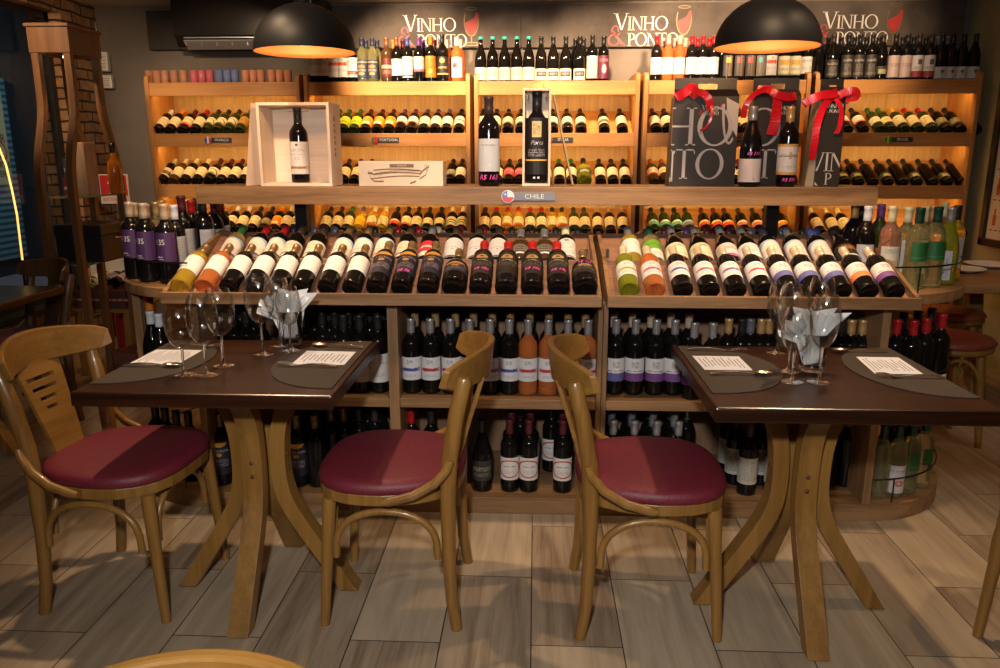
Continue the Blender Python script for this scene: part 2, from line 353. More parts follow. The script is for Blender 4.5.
# key: (words, z0, z1, arc, paper, marks)
LAB = {
 'cream': ('cream', .050, .150, 175, CREAM, [T(.72, .1, INK, 12), T(.35, .12, GREY, 18)]),
 'creamred': ('red-and-cream', .050, .150, 175, CREAM, [T(.80, .08), ('rect', .5, .48, .40, .09, (0.6, .05, .03)), T(.22, .08, GREY, 18)]),
 'creambase': ('cream, red-footed', .050, .150, 175, CREAM, [T(.7, .1), ('rect', .5, .08, .6, .14, (0.62, .06, .04))]),
 'script': ('red-scripted', .035, .165, 180, WHT, [('brush', .5, .68, .30, .09, (0.6, .08, .06)), T(.38, .08, GREY, 20), ('ell', .5, .88, .05, .03, RED)]),
 'redfoot': ('red-footed', .035, .165, 180, WHT, [T(.75, .1), ('rect', .5, .22, .6, .09, (0.7, .03, .03)), T(.22, .03, WHT, 20)]),
 'white': ('white', .045, .155, 180, WHT, [T(.75, .09, INK, 12), T(.3, .12, GREY, 20)]),
 'plain': ('plain-white', .075, .175, 180, (.82, .79, .77), [T(.72, .05, (.5, .42, .36), 9, .2)]),
 'tall': ('tall-white', .035, .172, 180, (.82, .82, .84), [('ell', .5, .42, .035, .02, RED), T(.52, .03, GREY, 12, .25), ('rect', .5, .05, .6, .04, INK)]),
 'bluewhite': ('blue-and-white', .045, .165, 180, (.80, .76, .74), [('rect', .5, .14, .6, .14, (.20, .28, .55)), T(.7, .1), T(.14, .05, WHT, 20)]),
 'purplewhite': ('violet-footed', .045, .165, 180, (.82, .78, .78), [('rect', .5, .1, .6, .1, (.28, .12, .25)), T(.65, .1)]),
 'archblue': ('blue-arched', .040, .170, 190, (.84, .74, .66), [('rect', .5, .92, .7, .16, (.42, .52, .68)), ('ell', .5, .70, .42, .24, (.84, .74, .66)), ('ring', .5, .58, .16, .10, (.72, .50, .40), .7), ('rect', .5, .16, .6, .03, (.05, .05, .06)), T(.36, .04, GREY, 14)]),
 'round': ('round-topped', .040, .145, 185, (.84, .72, .58), [('ring', .5, .62, .20, .14, (.72, .42, .25), .6), ('rect', .5, .20, .6, .04, (.05, .05, .06)), T(.38, .05, GREY, 14)]),
 'redtop': ('scarlet', .045, .150, 185, (.62, .03, .04), [('brush', .5, .62, .25, .06, (.85, .5, .5)), ('rect', .5, .12, .6, .16, (.8, .78, .78)), T(.12, .06)]),
 'navy': ('navy-and-gold', .050, .185, 185, (.014, .014, .032), [('ell', .5, 1.0, .30, .14, (.48, .22, .03)), ('ell', .5, .62, .10, .06, (.40, .20, .04)), T(.74, .025, (.5, .4, .35), 20, .34), T(.38, .12, (.22, .18, .2), 22, .3)]),
 'blackgold': ('black-and-gold', .045, .180, 185, (.018, .014, .012), [('ring', .5, .80, .18, .09, (.40, .24, .07), .35), T(.62, .03, (.50, .45, .38), 18, .38), T(.45, .07, (.12, .10, .08), 14, .3)]),
 'oval': ('dark-oval', .030, .100, 185, (.055, .045, .035), [('ring', .5, .6, .30, .28, (.30, .25, .18), .75), ('rect', .5, .0, .25, .16, (.75, .75, .78)), T(.6, .1, (.35, .3, .22), 12, .2)]),
 'flame': ('flame-marked', .045, .170, 185, (.03, .022, .02), [('scribble', .5, .72, .28, .16, (.85, .28, .02)), ('rect', .55, .14, .2, .04, (.75, .75, .75))]),
 'crest': ('crested-white', .040, .172, 180, (.80, .79, .76), [('ring', .5, .62, .22, .14, (.45, .42, .40), .8), ('ell', .5, .90, .1, .06, (.2, .2, .25)), T(.28, .1, GREY, 20), ('rect', .5, .05, .6, .03, INK)]),
 'brushblue': ('blue-brushed', .058, .150, 185, (.80, .78, .80), [('brush', .5, .46, .32, .07, (.05, .06, .32)), ('scribble', .5, .80, .10, .09, INK), T(.2, .07, GREY, 18, .2)]),
 'brushred': ('red-brushed', .058, .150, 185, (.80, .78, .80), [('brush', .5, .46, .32, .07, (.45, .03, .05)), ('scribble', .5, .80, .10, .09, INK), T(.2, .07, GREY, 18, .2)]),
 'brushviolet': ('violet-brushed', .058, .150, 185, (.80, .78, .80), [('brush', .5, .46, .32, .07, (.22, .05, .22)), ('scribble', .5, .80, .10, .09, INK), T(.2, .07, GREY, 18, .2)]),
 'brushgold': ('gold-brushed', .058, .150, 185, (.80, .80, .80), [('brush', .5, .46, .32, .07, (.38, .28, .02)), ('scribble', .5, .80, .10, .09, INK), T(.2, .07, GREY, 18, .2)]),
 'bandblue': ('blue-banded', .058, .150, 185, (.78, .76, .78), [('rect', .5, .17, .7, .19, (.10, .10, .30)), ('scribble', .5, .72, .13, .14, INK), T(.45, .04, INK, 14)]),
 'bandviolet': ('violet-banded', .058, .150, 185, (.78, .76, .78), [('rect', .5, .17, .7, .19, (.16, .06, .22)), ('scribble', .5, .72, .13, .14, INK), T(.45, .04, INK, 14)]),
 'bandorange': ('orange-banded', .058, .150, 185, (.80, .76, .74), [('rect', .5, .17, .7, .19, (.72, .20, .05)), ('scribble', .5, .72, .13, .14, INK), T(.45, .04, INK, 14)]),
 'lime': ('lime', .045, .150, 180, (.62, .72, .03), [T(.7, .1), ('brush', .5, .35, .25, .08, (.12, .3, .03))]),
 'orange': ('orange', .045, .150, 180, (.85, .32, .03), [T(.72, .12, (.3, .05, .02), 10), ('rect', .5, .22, .22, .12, (.85, .75, .5)), T(.45, .06, (.4, .06, .02), 16)]),
 'yellow': ('yellow', .045, .150, 180, (.85, .55, .02), [T(.5, .15, (.5, .2, .02), 12)]),
 'twotone': ('half-cream', .085, .150, 180, CREAM, [T(.5, .2, (.45, .1, .08), 6)]),
 'gold': ('gold', .055, .150, 180, (.42, .24, .04), [T(.6, .12, (.15, .08, .02), 10)]),
 'striped': ('green-striped', .045, .145, 180, CREAM, [('rect', .5, .62, .6, .08, (.05, .15, .08)), ('rect', .5, .34, .6, .06, (.05, .15, .08)), T(.85, .06)]),
 'arced': ('arc-marked', .050, .140, 180, CREAM, [('ring', .5, .25, .40, .55, INK, .82), ('brush', .5, .18, .25, .08, (.1, .1, .1)), ('rect', .5, .0, .7, .1, (.03, .03, .03))]),
 'rose': ('dusty-rose', .055, .140, 180, (.45, .06, .08), [T(.7, .1, (.7, .5, .45), 10)]),
 'blackring': ('black-ringed', .050, .140, 180, (.72, .62, .42), [('rect', .5, .40, .7, .2, (.05, .04, .03)), T(.4, .08, (.5, .4, .25), 14)]),
 'navywhite': ('steel-blue', .025, .150, 185, (.035, .05, .09), [('ell', .5, .64, .25, .09, (.35, .18, .05)), ('rect', .5, .88, .4, .03, (.4, .3, .2)), ('ell', .5, .26, .20, .08, (.42, .26, .10)), T(.45, .06, (.7, .6, .5), 16)]),
 'wine': ('burgundy', .035, .160, 185, (.12, .015, .015), [('rect', .5, .55, .5, .09, (.55, .38, .30)), T(.25, .1, (.4, .25, .2), 16)]),
 'bluefoot': ('navy-footed', .030, .170, 185, WHT, [('rect', .5, .10, .7, .03, (.03, .05, .25)), T(.78, .08), T(.35, .08, GREY, 20), ('ell', .5, .9, .1, .05, GREY)]),
 'mauve': ('mauve-footed', .070, .170, 185, (.80, .76, .74), [('rect', .5, .08, .7, .09, (.30, .12, .22)), T(.65, .12)]),
 'amber': ('amber', .030, .170, 185, (.70, .24, .02), [T(.75, .1, INK, 10), ('ell', .5, .3, .12, .08, (.9, .55, .1)), T(.5, .06, (.3, .08, .02), 20)]),
 'gilt': ('gilt-crested', .045, .160, 185, (.012, .010, .010), [('ell', .5, .78, .16, .15, (.35, .24, .10)), ('rect', .5, .05, .6, .04, (.6, .38, .08)), ('brush', .5, .4, .25, .05, (.4, .25, .1))]),
 'feather': ('feather-marked', .030, .165, 185, (.78, .74, .74), [('brush', .45, .60, .14, .12, (.30, .03, .04)), T(.25, .06, GREY, 20)]),
 'teal': ('green-sketched', .010, .095, 185, (.80, .78, .70), [('scribble', .5, .55, .28, .22, (.15, .35, .15)), T(.12, .06, GREY, 12)]),
 'plate': ('black-plated', .008, .085, 185, (.76, .70, .62), [('rect', .5, .55, .30, .22, (.05, .045, .04)), T(.55, .08, (.6, .5, .4), 10, .22)]),
 'figure': ('figure-marked', .020, .165, 185, (.80, .74, .68), [('scribble', .5, .55, .2, .32, (.35, .25, .2)), T(.1, .05, RED, 16)]),
 'violet': ('plum', .018, .170, 185, (.16, .02, .06), [('ell', .5, .42, .14, .2, (.55, .35, .40)), T(.8, .06, (.5, .3, .3), 18)]),
 'photo': ('picture', .030, .165, 120, (.28, .20, .12), [('rect', .25, .5, .25, .6, (.03, .03, .03)), ('scribble', .6, .35, .3, .3, (.10, .06, .04)), ('rect', .5, .78, .2, .12, (.85, .45, .06))]),
 'photored': ('red-marked', .030, .165, 120, (.22, .17, .12), [('rect', .25, .5, .25, .6, (.03, .03, .03)), ('scribble', .6, .35, .3, .3, (.10, .06, .04)), ('rect', .4, .78, .16, .12, (.75, .05, .05))]),
 'phototeal': ('teal-marked', .030, .165, 120, (.20, .18, .17), [('scribble', .6, .35, .3, .3, (.30, .26, .22)), ('rect', .4, .78, .16, .12, (.1, .5, .45))]),
 'villa': ('villa-drawn', .035, .160, 185, (.80, .74, .56), [('brush', .5, .66, .3, .13, (.55, .36, .08)), T(.3, .08), ('rect', .5, .04, .7, .03, (.2, .3, .15))]),
 'smoke': ('smoky-black', .020, .165, 185, (.045, .040, .038), [T(.75, .06, (.5, .45, .4), 14), ('scribble', .5, .4, .2, .2, (.22, .2, .18)), T(.15, .06, (.4, .35, .3), 18)]),
 'pinkish': ('blush', .018, .160, 185, (.62, .48, .46), [T(.55, .08, INK, 20), ('rect', .5, .62, .6, .015, (.4, .2, .2))]),
 'two': ('red-bottomed', .018, .160, 185, (.72, .68, .68), [('rect', .5, .14, .7, .15, (.28, .04, .05)), ('rect', .5, .7, .12, .12, INK), T(.42, .06, INK, 20)]),
 'low': ('low-white', .008, .085, 185, (.66, .66, .68), [T(.55, .2, GREY, 9), ('ell', .5, .6, .08, .14, INK)]),
 'capband': ('red-shouldered', .060, .115, 185, (.74, .07, .02), [('rect', .5, .95, .7, .3, (.70, .62, .40))]),
 'capbandpink': ('pink-shouldered', .060, .115, 185, (.72, .20, .22), [('rect', .5, .95, .7, .3, (.70, .62, .40))]),
 'capbandteal': ('turquoise', .060, .115, 185, (.15, .55, .52), [('rect', .5, .95, .7, .3, (.6, .7, .6))]),
 'capbandlilac': ('lilac', .060, .115, 185, (.30, .18, .55), [('rect', .5, .95, .7, .3, (.3, .6, .6))]),
 'capbandorange': ('tangerine', .060, .115, 185, (.85, .40, .03), [('rect', .5, .95, .7, .3, (.8, .6, .3))]),
 'halfwhite': ('half-white', .070, .150, 185, (.78, .74, .66), [T(.6, .1), ('rect', .5, .1, .7, .13, (.55, .10, .05))]),
 'dull': ('olive-drab', .050, .120, 185, (.16, .15, .08), [('scribble', .5, .6, .4, .35, (.45, .42, .30))]),
 'low2': ('low-cream', .060, .130, 185, CREAM, [T(.6, .15), ('rect', .5, .05, .7, .08, (.4, .4, .2))]),
 'foil': ('dim-foil', .040, .090, 185, (.05, .05, .035), [('rect', .5, .3, .2, .3, (.35, .32, .18))]),
 'violet183': ('purple', .085, .195, 200, (.080, .028, .125), [T(.12, .05, (.6, .5, .65), 14, .12)]),
 'side': ('pale-side', .050, .175, 110, (.50, .50, .55), [T(.5, .42, (.25, .25, .3), 16, .42)]),
 'lidio': ('pale-ringed', .045, .155, 190, (.78, .76, .72), [('ring', .5, .60, .36, .36, (.62, .56, .45), .93), T(.66, .03, (.4, .08, .05), 12, .34), T(.25, .07, GREY, 14, .2)]),
 'circle': ('red-circled', .055, .150, 190, (.76, .74, .74), [('ring', .5, .50, .42, .40, (.42, .04, .04), .86), T(.60, .05, INK, 12, .24), T(.35, .08, GREY, 18, .2)]),
 'sketch': ('grey-sketched', .050, .160, 190, (.58, .56, .50), [('scribble', .5, .5, .38, .38, (.16, .15, .13))]),
 'green': ('green', .105, .175, 150, (.015, .13, .03), [('rect', .5, .18, .7, .015, (.05, .3, .1)), T(.5, .15, (.01, .10, .03), 10)]),
 'none': None,
 'limegreen': ('green-topped', .040, .165, 190, (.78, .80, .76), [('rect', .5, .78, .7, .28, (.13, .33, .03)), T(.75, .05, (.03, .08, .01), 12), T(.25, .1, GREY, 14)]),
 'palegreen': ('pale-green', .035, .172, 190, (.70, .76, .50), [('ell', .5, .42, .6, .35, (.78, .76, .56)), ('scribble', .5, .80, .1, .06, INK), T(.3, .08, GREY, 18), ('rect', .5, .04, .3, .03, RED)]),
 'note': ('white-boxed', .030, .150, 120, (.68, .68, .60), [('rect', .5, .35, .22, .3, (.60, .60, .45)), ('scribble', .5, .85, .3, .08, INK), T(.5, .05, INK, 14)]),
 'plant': ('plant-drawn', .020, .150, 110, (.58, .58, .66), [('scribble', .75, .4, .12, .35, (.08, .08, .1))]),
 'darkdull': ('dark', .050, .150, 185, (.03, .03, .032), [T(.6, .1, (.35, .3, .2), 14), T(.3, .1, (.2, .18, .15), 18)]),
 'tier': ('white', .010, .065, 185, (.62, .62, .66), [T(.55, .2, INK, 9)]),
 'seal': ('white-sealed', .025, .140, 190, (.62, .58, .60), [('ring', .5, .36, .14, .12, (.45, .15, .1), .4), T(.8, .06, INK, 14)]),
 'arg': ('gold-rimmed', .045, .160, 190, (.78, .77, .76), [('rect', .5, .97, .7, .06, GOLD), ('rect', .5, .03, .7, .06, GOLD), ('brush', .5, .62, .04, .12, GOLD), T(.62, .04, INK, 12, .4), ('ring', .5, .25, .06, .05, GREY, .7), T(.25, .02, GREY, 20, .4)]),
 'branch': ('branch-drawn', .018, .105, 190, (.80, .74, .73), [('scribble', .30, .5, .28, .45, (.68, .52, .48)), ('rect', .55, .12, .03, .06, (.5, .4, .4))]),
 'boscato': ('long-white', .035, .165, 180, (.84, .80, .76), [('ell', .5, .90, .05, .035, INK), ('scribble', .5, .74, .28, .05, (.3, .25, .25)), ('ring', .5, .48, .08, .05, GREY, .7), ('brush', .5, .20, .34, .04, (.35, .15, .1)), T(.62, .02, GREY, 30)]),
 'greyfaint': ('large-white', .050, .160, 185, (.66, .70, .78), [T(.80, .02, (.25, .28, .32), 16, .32), ('ell', .55, .2, .03, .02, (.8, .7, .3))]),
 'portada': ('gold-lettered', .030, .215, 190, (.012, .010, .012), [('rect', .5, .80, .13, .14, (.62, .50, .25)), ('scribble', .5, .80, .10, .10, (.2, .12, .05)), ('rect', .5, .255, .42, .014, (.75, .45, .1)), T(.38, .07, (.35, .35, .40), 34, .25)]),
}
CAPS = {'black': ((.015, .014, .016), .35, 0), 'red': ((.45, .015, .02), .35, .3), 'maroon': ((.10, .015, .022), .4, .2), 'silver': ((.42, .43, .46), .3, .65), 'gold': ((.62, .40, .17), .32, .5),
        'champagne': ((.66, .50, .36), .3, .3), 'white': ((.68, .70, .76), .4, 0), 'green': ((.02, .12, .03), .4, 0), 'bottle-green': ((.006, .045, .028), .35, .1), 'blue': ((.06, .09, .30), .4, .2), 'purple': ((.14, .05, .20), .4, .2),
        'teal': ((.03, .50, .46), .45, 0), 'orange': ((.75, .20, .02), .45, 0), 'cream': ((.70, .64, .42), .45, .1), 'grey': ((.16, .17, .20), .4, .3), 'bronze': ((.22, .15, .07), .35, .6), 'yellow': ((.75, .42, .03), .4, .1),
        'dark': ((.05, .035, .03), .4, .3), 'navy': ((.03, .035, .07), .4, .2), 'pink': ((.75, .35, .3), .45, 0), 'teal-tipped': ((.03, .50, .46), .45, 0), 'copper': ((.32, .11, .05), .4, .5)}
GLS = {'d': ('dark', (.005, .0045, .004), .06, 0), 'k': ('black', (.006, .005, .006), .10, 0), 'g': ('green', (.02, .035, .008), .06, .15), 'w': ('pale-yellow', (.90, .88, .48), .0, .92),
       'r': ('rose-wine', (.96, .33, .10), .0, .74), 'a': ('brown', (.06, .03, .012), .07, 0), 'y': ('golden', (.94, .68, .08), .0, .78), 'o': ('olive', (.34, .38, .03), .0, .6), 'p': ('pink-tinted', (.94, .52, .36), .0, .86)}
BOD = {'b': [(0, .012), (.024, .010), (.031, 0), (.0365, .004), (.0375, .012), (.0375, .188), (.0365, .201), (.0325, .213), (.0245, .224), (.0175, .234), (.0150, .246), (.0142, .284), (.0155, .288), (.0155, .297), (0, .299)],
       'u': [(0, .012), (.026, .010), (.034, 0), (.0400, .004), (.0410, .012), (.0410, .135), (.0395, .160), (.0335, .190), (.0250, .214), (.0180, .235), (.0150, .252), (.0142, .284), (.0155, .288), (.0155, .297), (0, .299)],
       's': [(0, .012), (.032, .010), (.040, 0), (.0465, .005), (.0480, .014), (.0480, .112), (.0465, .130), (.0400, .148), (.0270, .165), (.0170, .180), (.0150, .196), (.0145, .250), (.0160, .253), (.0160, .262), (0, .264)]}
RAD = {'b': .0375, 'u': .041, 's': .048}; TOP = {'b': .299, 'u': .299, 's': .264}
_me = {}
def body_mesh(sh, g):
    k = ('b', sh, g)
    if k not in _me:
        nm, c, ro, tr = GLS[g]
        _me[k] = MB().lathe(BOD[sh], 20).mesh('glass_body', M('bottle_glass_'+nm.replace('-', '_'), c, ro, 0, tr, ior=1.38 if tr else 1.5, coat=0, spec=.5 if tr else .32))
    return _me[k]
def cap_mesh(sh, cap, long=False):
    k = ('c', sh, cap, long)
    if k not in _me:
        c, ro, me_ = CAPS[cap]; t = TOP[sh]; z0 = t-.016 if cap == 'teal-tipped' else t-.058; r0 = .0158 if not long else .0172
        _me[k] = MB().lathe(([(r0-.001, z0), (r0, z0+.0005), (.0160, z0+.02)] if cap != 'teal-tipped' else [(.0155, z0)])+[ (.0158, t-.012), (.0168, t-.011), (.0168, t-.001), (.0155, t+.0012), (0, t+.0015)], 16).mesh('capsule', M('capsule_'+cap.replace('-', '_'), c, ro, me_))
    return _me[k]
def label_mesh(sh, lab):
    k = ('l', sh, lab)
    if k not in _me:
        w, z0, z1, a, paper, marks = LAB[lab]; r = RAD[sh]+.0007; mb = MB(); n = 12; A = math.radians(a)
        if sh == 's': z1 = min(z1, .11)
        if sh == 'u': z1 = min(z1, .135)
        for i in range(n):
            t0 = -A/2+A*i/n; t1 = -A/2+A*(i+1)/n
            P = [(r*math.sin(t0), -r*math.cos(t0), z0), (r*math.sin(t1), -r*math.cos(t1), z0), (r*math.sin(t1), -r*math.cos(t1), z1), (r*math.sin(t0), -r*math.cos(t0), z1)]
            mb.add(P, [(0, 1, 2, 3)], [[(i/n, 0), ((i+1)/n, 0), ((i+1)/n, 1), (i/n, 1)]], True)
        _me[k] = mb.mesh('label', label_mat(lab, paper, marks))
    return _me[k]
STUFF = [False]; PILE = []
def pile_build():
    "the smallest, most hidden bottles, as one object"
    vs = []; fs = []; mi = []; uv = []; mats = []; sm = []
    for me, mx in PILE:
        b0 = len(vs); vs += [tuple(mx @ v.co) for v in me.vertices]; m = me.materials[0]
        if m not in mats: mats.append(m)
        k = mats.index(m); ul = me.uv_layers.get('UVMap')
        for p in me.polygons:
            fs.append([b0+i for i in p.vertices]); mi.append(k); sm.append(p.use_smooth)
            uv += [tuple(ul.data[li].uv) if ul else (0, 0) for li in p.loop_indices]
    me = bpy.data.meshes.new('wine_bottles'); me.from_pydata(vs, [], fs)
    for m in mats: me.materials.append(m)
    me.polygons.foreach_set('material_index', mi); me.polygons.foreach_set('use_smooth', sm)
    ul = me.uv_layers.new(name='UVMap'); ul.data.foreach_set('uv', [c for t in uv for c in t]); me.update()
    o = bpy.data.objects.new('wine_bottles', me); COL.objects.link(o)
    return tag(o, 'the many small, half-hidden wine bottles of the rear rows and lowest visible rack shelves', 'wine bottles', None, 'stuff')
PINK = M('pink_marker', (0.85, 0.10, 0.50), 0.5, emit=None)
def bottle(loc, spec, label, group, phi=0.0, yaw=0.0, scale=1.0, turn=0.0, long=False):
    sh, g, cap, lab = spec
    MX = Matrix.Translation(loc) @ Matrix.Rotation(yaw, 4, 'Z') @ Matrix.Rotation(phi, 4, 'X') @ Matrix.Rotation(turn, 4, 'Z') @ Matrix.Diagonal((scale, scale, scale, 1))
    if STUFF[0]:
        for me in [body_mesh(sh, g)]+([cap_mesh(sh, cap, long)] if cap != 'none' else [])+([label_mesh(sh, lab)] if lab != 'none' else []): PILE.append((me, MX))
        return None
    e = empty('wine_bottle', loc); e.rotation_mode = 'XYZ'; e.matrix_world = MX
    link('glass_body', body_mesh(sh, g), e)
    if cap != 'none': link('capsule', cap_mesh(sh, cap, long), e)
    if lab != 'none': link('label', label_mesh(sh, lab), e)
    return tag(e, label, 'wine bottle', group)
ORD = ['first', 'second', 'third', 'fourth', 'fifth', 'sixth', 'seventh', 'eighth', 'ninth', 'tenth', 'eleventh', 'twelfth', 'thirteenth', 'fourteenth', 'fifteenth', 'sixteenth', 'seventeenth', 'eighteenth', 'nineteenth', 'twentieth']
def desc(spec):
    sh, g, cap, lab = spec
    l = ' '.join([GLS[g][0], 'bottle'])
    if lab != 'none': l += ', '+LAB[lab][0].replace(', ', '-')+' label'
    return l+', '+cap+' cap'
def row(items, where, group, place, phi=0.0, scale=1.0, jit=0.0, turn=0.0, first=0):
    "items: (px, 'shape glass cap label'); place(px) -> location of the bottle's base"
    out = []
    for i, it in enumerate(items):
        px, sp = it[0], tuple(it[1].split()); sc = it[2] if len(it) > 2 else scale
        out.append(bottle(place(px, i, sc, sp[0]), sp, f"{desc(sp)}, {ORD[i+first]} from left {where}", group, phi, random.uniform(-jit, jit), sc, turn))
    return out
def rep(pxs, spec): return [(p, spec) for p in pxs]

# ================================================================ THE ROOM
XL, XR, YB, ZC, YF = -3.30, 3.08, 6.0, 2.48, -2.2
def struct(name, mb, m): return tag(mb.build(name, m), kind='structure')
# floor of wood-look tiles, seams running away from the viewer
def floor_mat():
    m = bpy.data.materials.new('wood_look_floor_tiles'); m.use_nodes = True; nt, ns, lk, b = nodes(m)
    tc = N(ns, 'ShaderNodeTexCoord'); sp = N(ns, 'ShaderNodeSeparateXYZ'); lk.new(tc.outputs['Object'], sp.inputs[0])
    Wt, L = 0.268, 0.745
    xi = math_(ns, lk, 'DIVIDE', sp.outputs[0], Wt); col = math_(ns, lk, 'FLOOR', xi)
    par = math_(ns, lk, 'MODULO', math_(ns, lk, 'ADD', col, 100), 2)
    yy = math_(ns, lk, 'DIVIDE', math_(ns, lk, 'SUBTRACT', sp.outputs[1], math_(ns, lk, 'MULTIPLY_ADD', par, L/2, 1.995-L*8)), L); rowi = math_(ns, lk, 'FLOOR', yy)
    fx = math_(ns, lk, 'FRACT', xi); fy = math_(ns, lk, 'FRACT', yy)
    ex = math_(ns, lk, 'MULTIPLY', math_(ns, lk, 'MINIMUM', fx, math_(ns, lk, 'SUBTRACT', 1, fx)), Wt)
    ey = math_(ns, lk, 'MULTIPLY', math_(ns, lk, 'MINIMUM', fy, math_(ns, lk, 'SUBTRACT', 1, fy)), L)
    seam = math_(ns, lk, 'LESS_THAN', math_(ns, lk, 'MINIMUM', ex, ey), 0.0018)
    cb = N(ns, 'ShaderNodeCombineXYZ'); lk.new(col, cb.inputs[0]); lk.new(rowi, cb.inputs[1])
    wn = N(ns, 'ShaderNodeTexWhiteNoise'); lk.new(cb.outputs[0], wn.inputs[0])
    off = N(ns, 'ShaderNodeVectorMath', operation='MULTIPLY_ADD'); lk.new(wn.outputs[1], off.inputs[0]); off.inputs[1].default_value = (9, 9, 9)
    mp = N(ns, 'ShaderNodeMapping'); mp.inputs['Scale'].default_value = (14, 1.1, 1); lk.new(tc.outputs['Object'], mp.inputs[0]); lk.new(mp.outputs[0], off.inputs[2])
    n1 = N(ns, 'ShaderNodeTexNoise'); n1.inputs['Scale'].default_value = 1.0; n1.inputs['Detail'].default_value = 6; n1.inputs['Distortion'].default_value = 1.2; lk.new(off.outputs[0], n1.inputs[0])
    mp2 = N(ns, 'ShaderNodeMapping'); mp2.inputs['Scale'].default_value = (130, 5, 1); lk.new(tc.outputs['Object'], mp2.inputs[0])
    n2 = N(ns, 'ShaderNodeTexNoise'); n2.inputs['Scale'].default_value = 1.0; n2.inputs['Detail'].default_value = 3; lk.new(mp2.outputs[0], n2.inputs[0])
    f = math_(ns, lk, 'ADD', math_(ns, lk, 'MULTIPLY', n1.outputs[0], 0.62), math_(ns, lk, 'MULTIPLY', n2.outputs[0], 0.22))
    f = math_(ns, lk, 'ADD', f, math_(ns, lk, 'MULTIPLY', wn.outputs[0], 0.16))
    c = ramp(ns, lk, f, [(0.30, (0.165, 0.112, 0.070)), (0.47, (0.31, 0.235, 0.16)), (0.66, (0.42, 0.335, 0.235))])
    mx = N(ns, 'ShaderNodeMix', data_type='RGBA'); lk.new(seam, mx.inputs[0]); lk.new(c, mx.inputs[6]); mx.inputs[7].default_value = (0.03, 0.025, 0.02, 1)
    lk.new(mx.outputs[2], b.inputs['Base Color']); b.inputs['Roughness'].default_value = 0.42
    bp = N(ns, 'ShaderNodeBump'); bp.inputs['Strength'].default_value = 0.25; bp.inputs['Distance'].default_value = 0.002
    lk.new(math_(ns, lk, 'SUBTRACT', f, seam), bp.inputs['Height']); lk.new(bp.outputs[0], b.inputs['Normal'])
    return m
struct('floor', MB().box(-7.0, XR+.15, YF, YB+.15, -0.12, 0), floor_mat())
struct('ceiling', MB().box(XL-.2, XR+.15, YF, YB+.15, ZC, ZC+.1), M('ceiling_paint', (0.80, 0.70, 0.58), 0.8))
struct('wall_back', MB().box(XL-.2, XR+.15, YB, YB+.15, 0, ZC), noisy('grey_wall_paint', (0.155, 0.130, 0.110), (0.19, 0.160, 0.135), 3, 0.8, 2))
struct('wall_right', MB().box(XR, XR+.15, YF, YB, 0, ZC), noisy('olive_wall_paint', (0.30, 0.27, 0.15), (0.36, 0.32, 0.18), 3, 0.8, 2))
struct('wall_front', MB().box(-7.0, XR+.15, YF-.15, YF, 0, ZC), M('wall_front_paint', (0.22, 0.19, 0.16), 0.8))
def brick_mat():
    m = bpy.data.materials.new('old_brick'); m.use_nodes = True; nt, ns, lk, b = nodes(m)
    tc = N(ns, 'ShaderNodeTexCoord'); sp = N(ns, 'ShaderNodeSeparateXYZ'); lk.new(tc.outputs['Object'], sp.inputs[0])
    cb = N(ns, 'ShaderNodeCombineXYZ'); lk.new(math_(ns, lk, 'ADD', sp.outputs[1], sp.outputs[0]), cb.inputs[0]); lk.new(sp.outputs[2], cb.inputs[1])
    nz = N(ns, 'ShaderNodeTexNoise'); nz.inputs['Scale'].default_value = 6; lk.new(tc.outputs['Object'], nz.inputs[0])
    ad = N(ns, 'ShaderNodeVectorMath', operation='MULTIPLY_ADD'); lk.new(nz.outputs[1], ad.inputs[0]); ad.inputs[1].default_value = (.03, .03, 0); lk.new(cb.outputs[0], ad.inputs[2])
    br = N(ns, 'ShaderNodeTexBrick'); lk.new(ad.outputs[0], br.inputs[0]); br.inputs['Scale'].default_value = 1.0
    br.inputs['Brick Width'].default_value = 0.24; br.inputs['Row Height'].default_value = 0.075; br.inputs['Mortar Size'].default_value = 0.008; br.inputs['Mortar Smooth'].default_value = 0.5
    br.inputs['Color1'].default_value = (0.40, 0.20, 0.085, 1); br.inputs['Color2'].default_value = (0.60, 0.36, 0.18, 1); br.inputs['Mortar'].default_value = (0.07, 0.05, 0.035, 1)
    n2 = N(ns, 'ShaderNodeTexNoise'); n2.inputs['Scale'].default_value = 14; n2.inputs['Detail'].default_value = 5; lk.new(tc.outputs['Object'], n2.inputs[0])
    mx = N(ns, 'ShaderNodeMix', data_type='RGBA', blend_type='MULTIPLY'); mx.inputs[0].default_value = 0.8; lk.new(br.outputs[0], mx.inputs[6]); lk.new(ramp(ns, lk, n2.outputs[0], [(.3, (.45, .42, .4)), (.7, (1, 1, 1))]), mx.inputs[7])
    lk.new(mx.outputs[2], b.inputs['Base Color']); b.inputs['Roughness'].default_value = 0.9
    bp = N(ns, 'ShaderNodeBump'); bp.inputs['Strength'].default_value = 0.9; bp.inputs['Distance'].default_value = 0.02
    lk.new(math_(ns, lk, 'ADD', br.outputs[1], math_(ns, lk, 'MULTIPLY', n2.outputs[0], -0.5)), bp.inputs['Height']); bp.invert = True; lk.new(bp.outputs[0], b.inputs['Normal'])
    return m
BRK = brick_mat()
WY = 5.55   # far jamb of the shop window
wl = MB().box(XL-.25, XL, WY, YB, 0, ZC).box(XL-.25, XL, YF, WY, 0, 0.36).box(XL-.25, XL, YF, WY, 2.36, ZC).box(XL-.25, XL, YF, -1.2, 0.36, 2.36)
struct('wall_left', wl, BRK)
struct('trim_1', MB().box(XL-.28, XL+.03, -1.2, WY, 0.36, 0.40), M('dark_sill', (0.02, 0.018, 0.018), 0.5))
wf = MB()
for y in (-1.2, 0.6, 2.6, 4.25, 5.5): wf.box(XL-.14, XL-.09, y, y+.05, .40, 2.36)
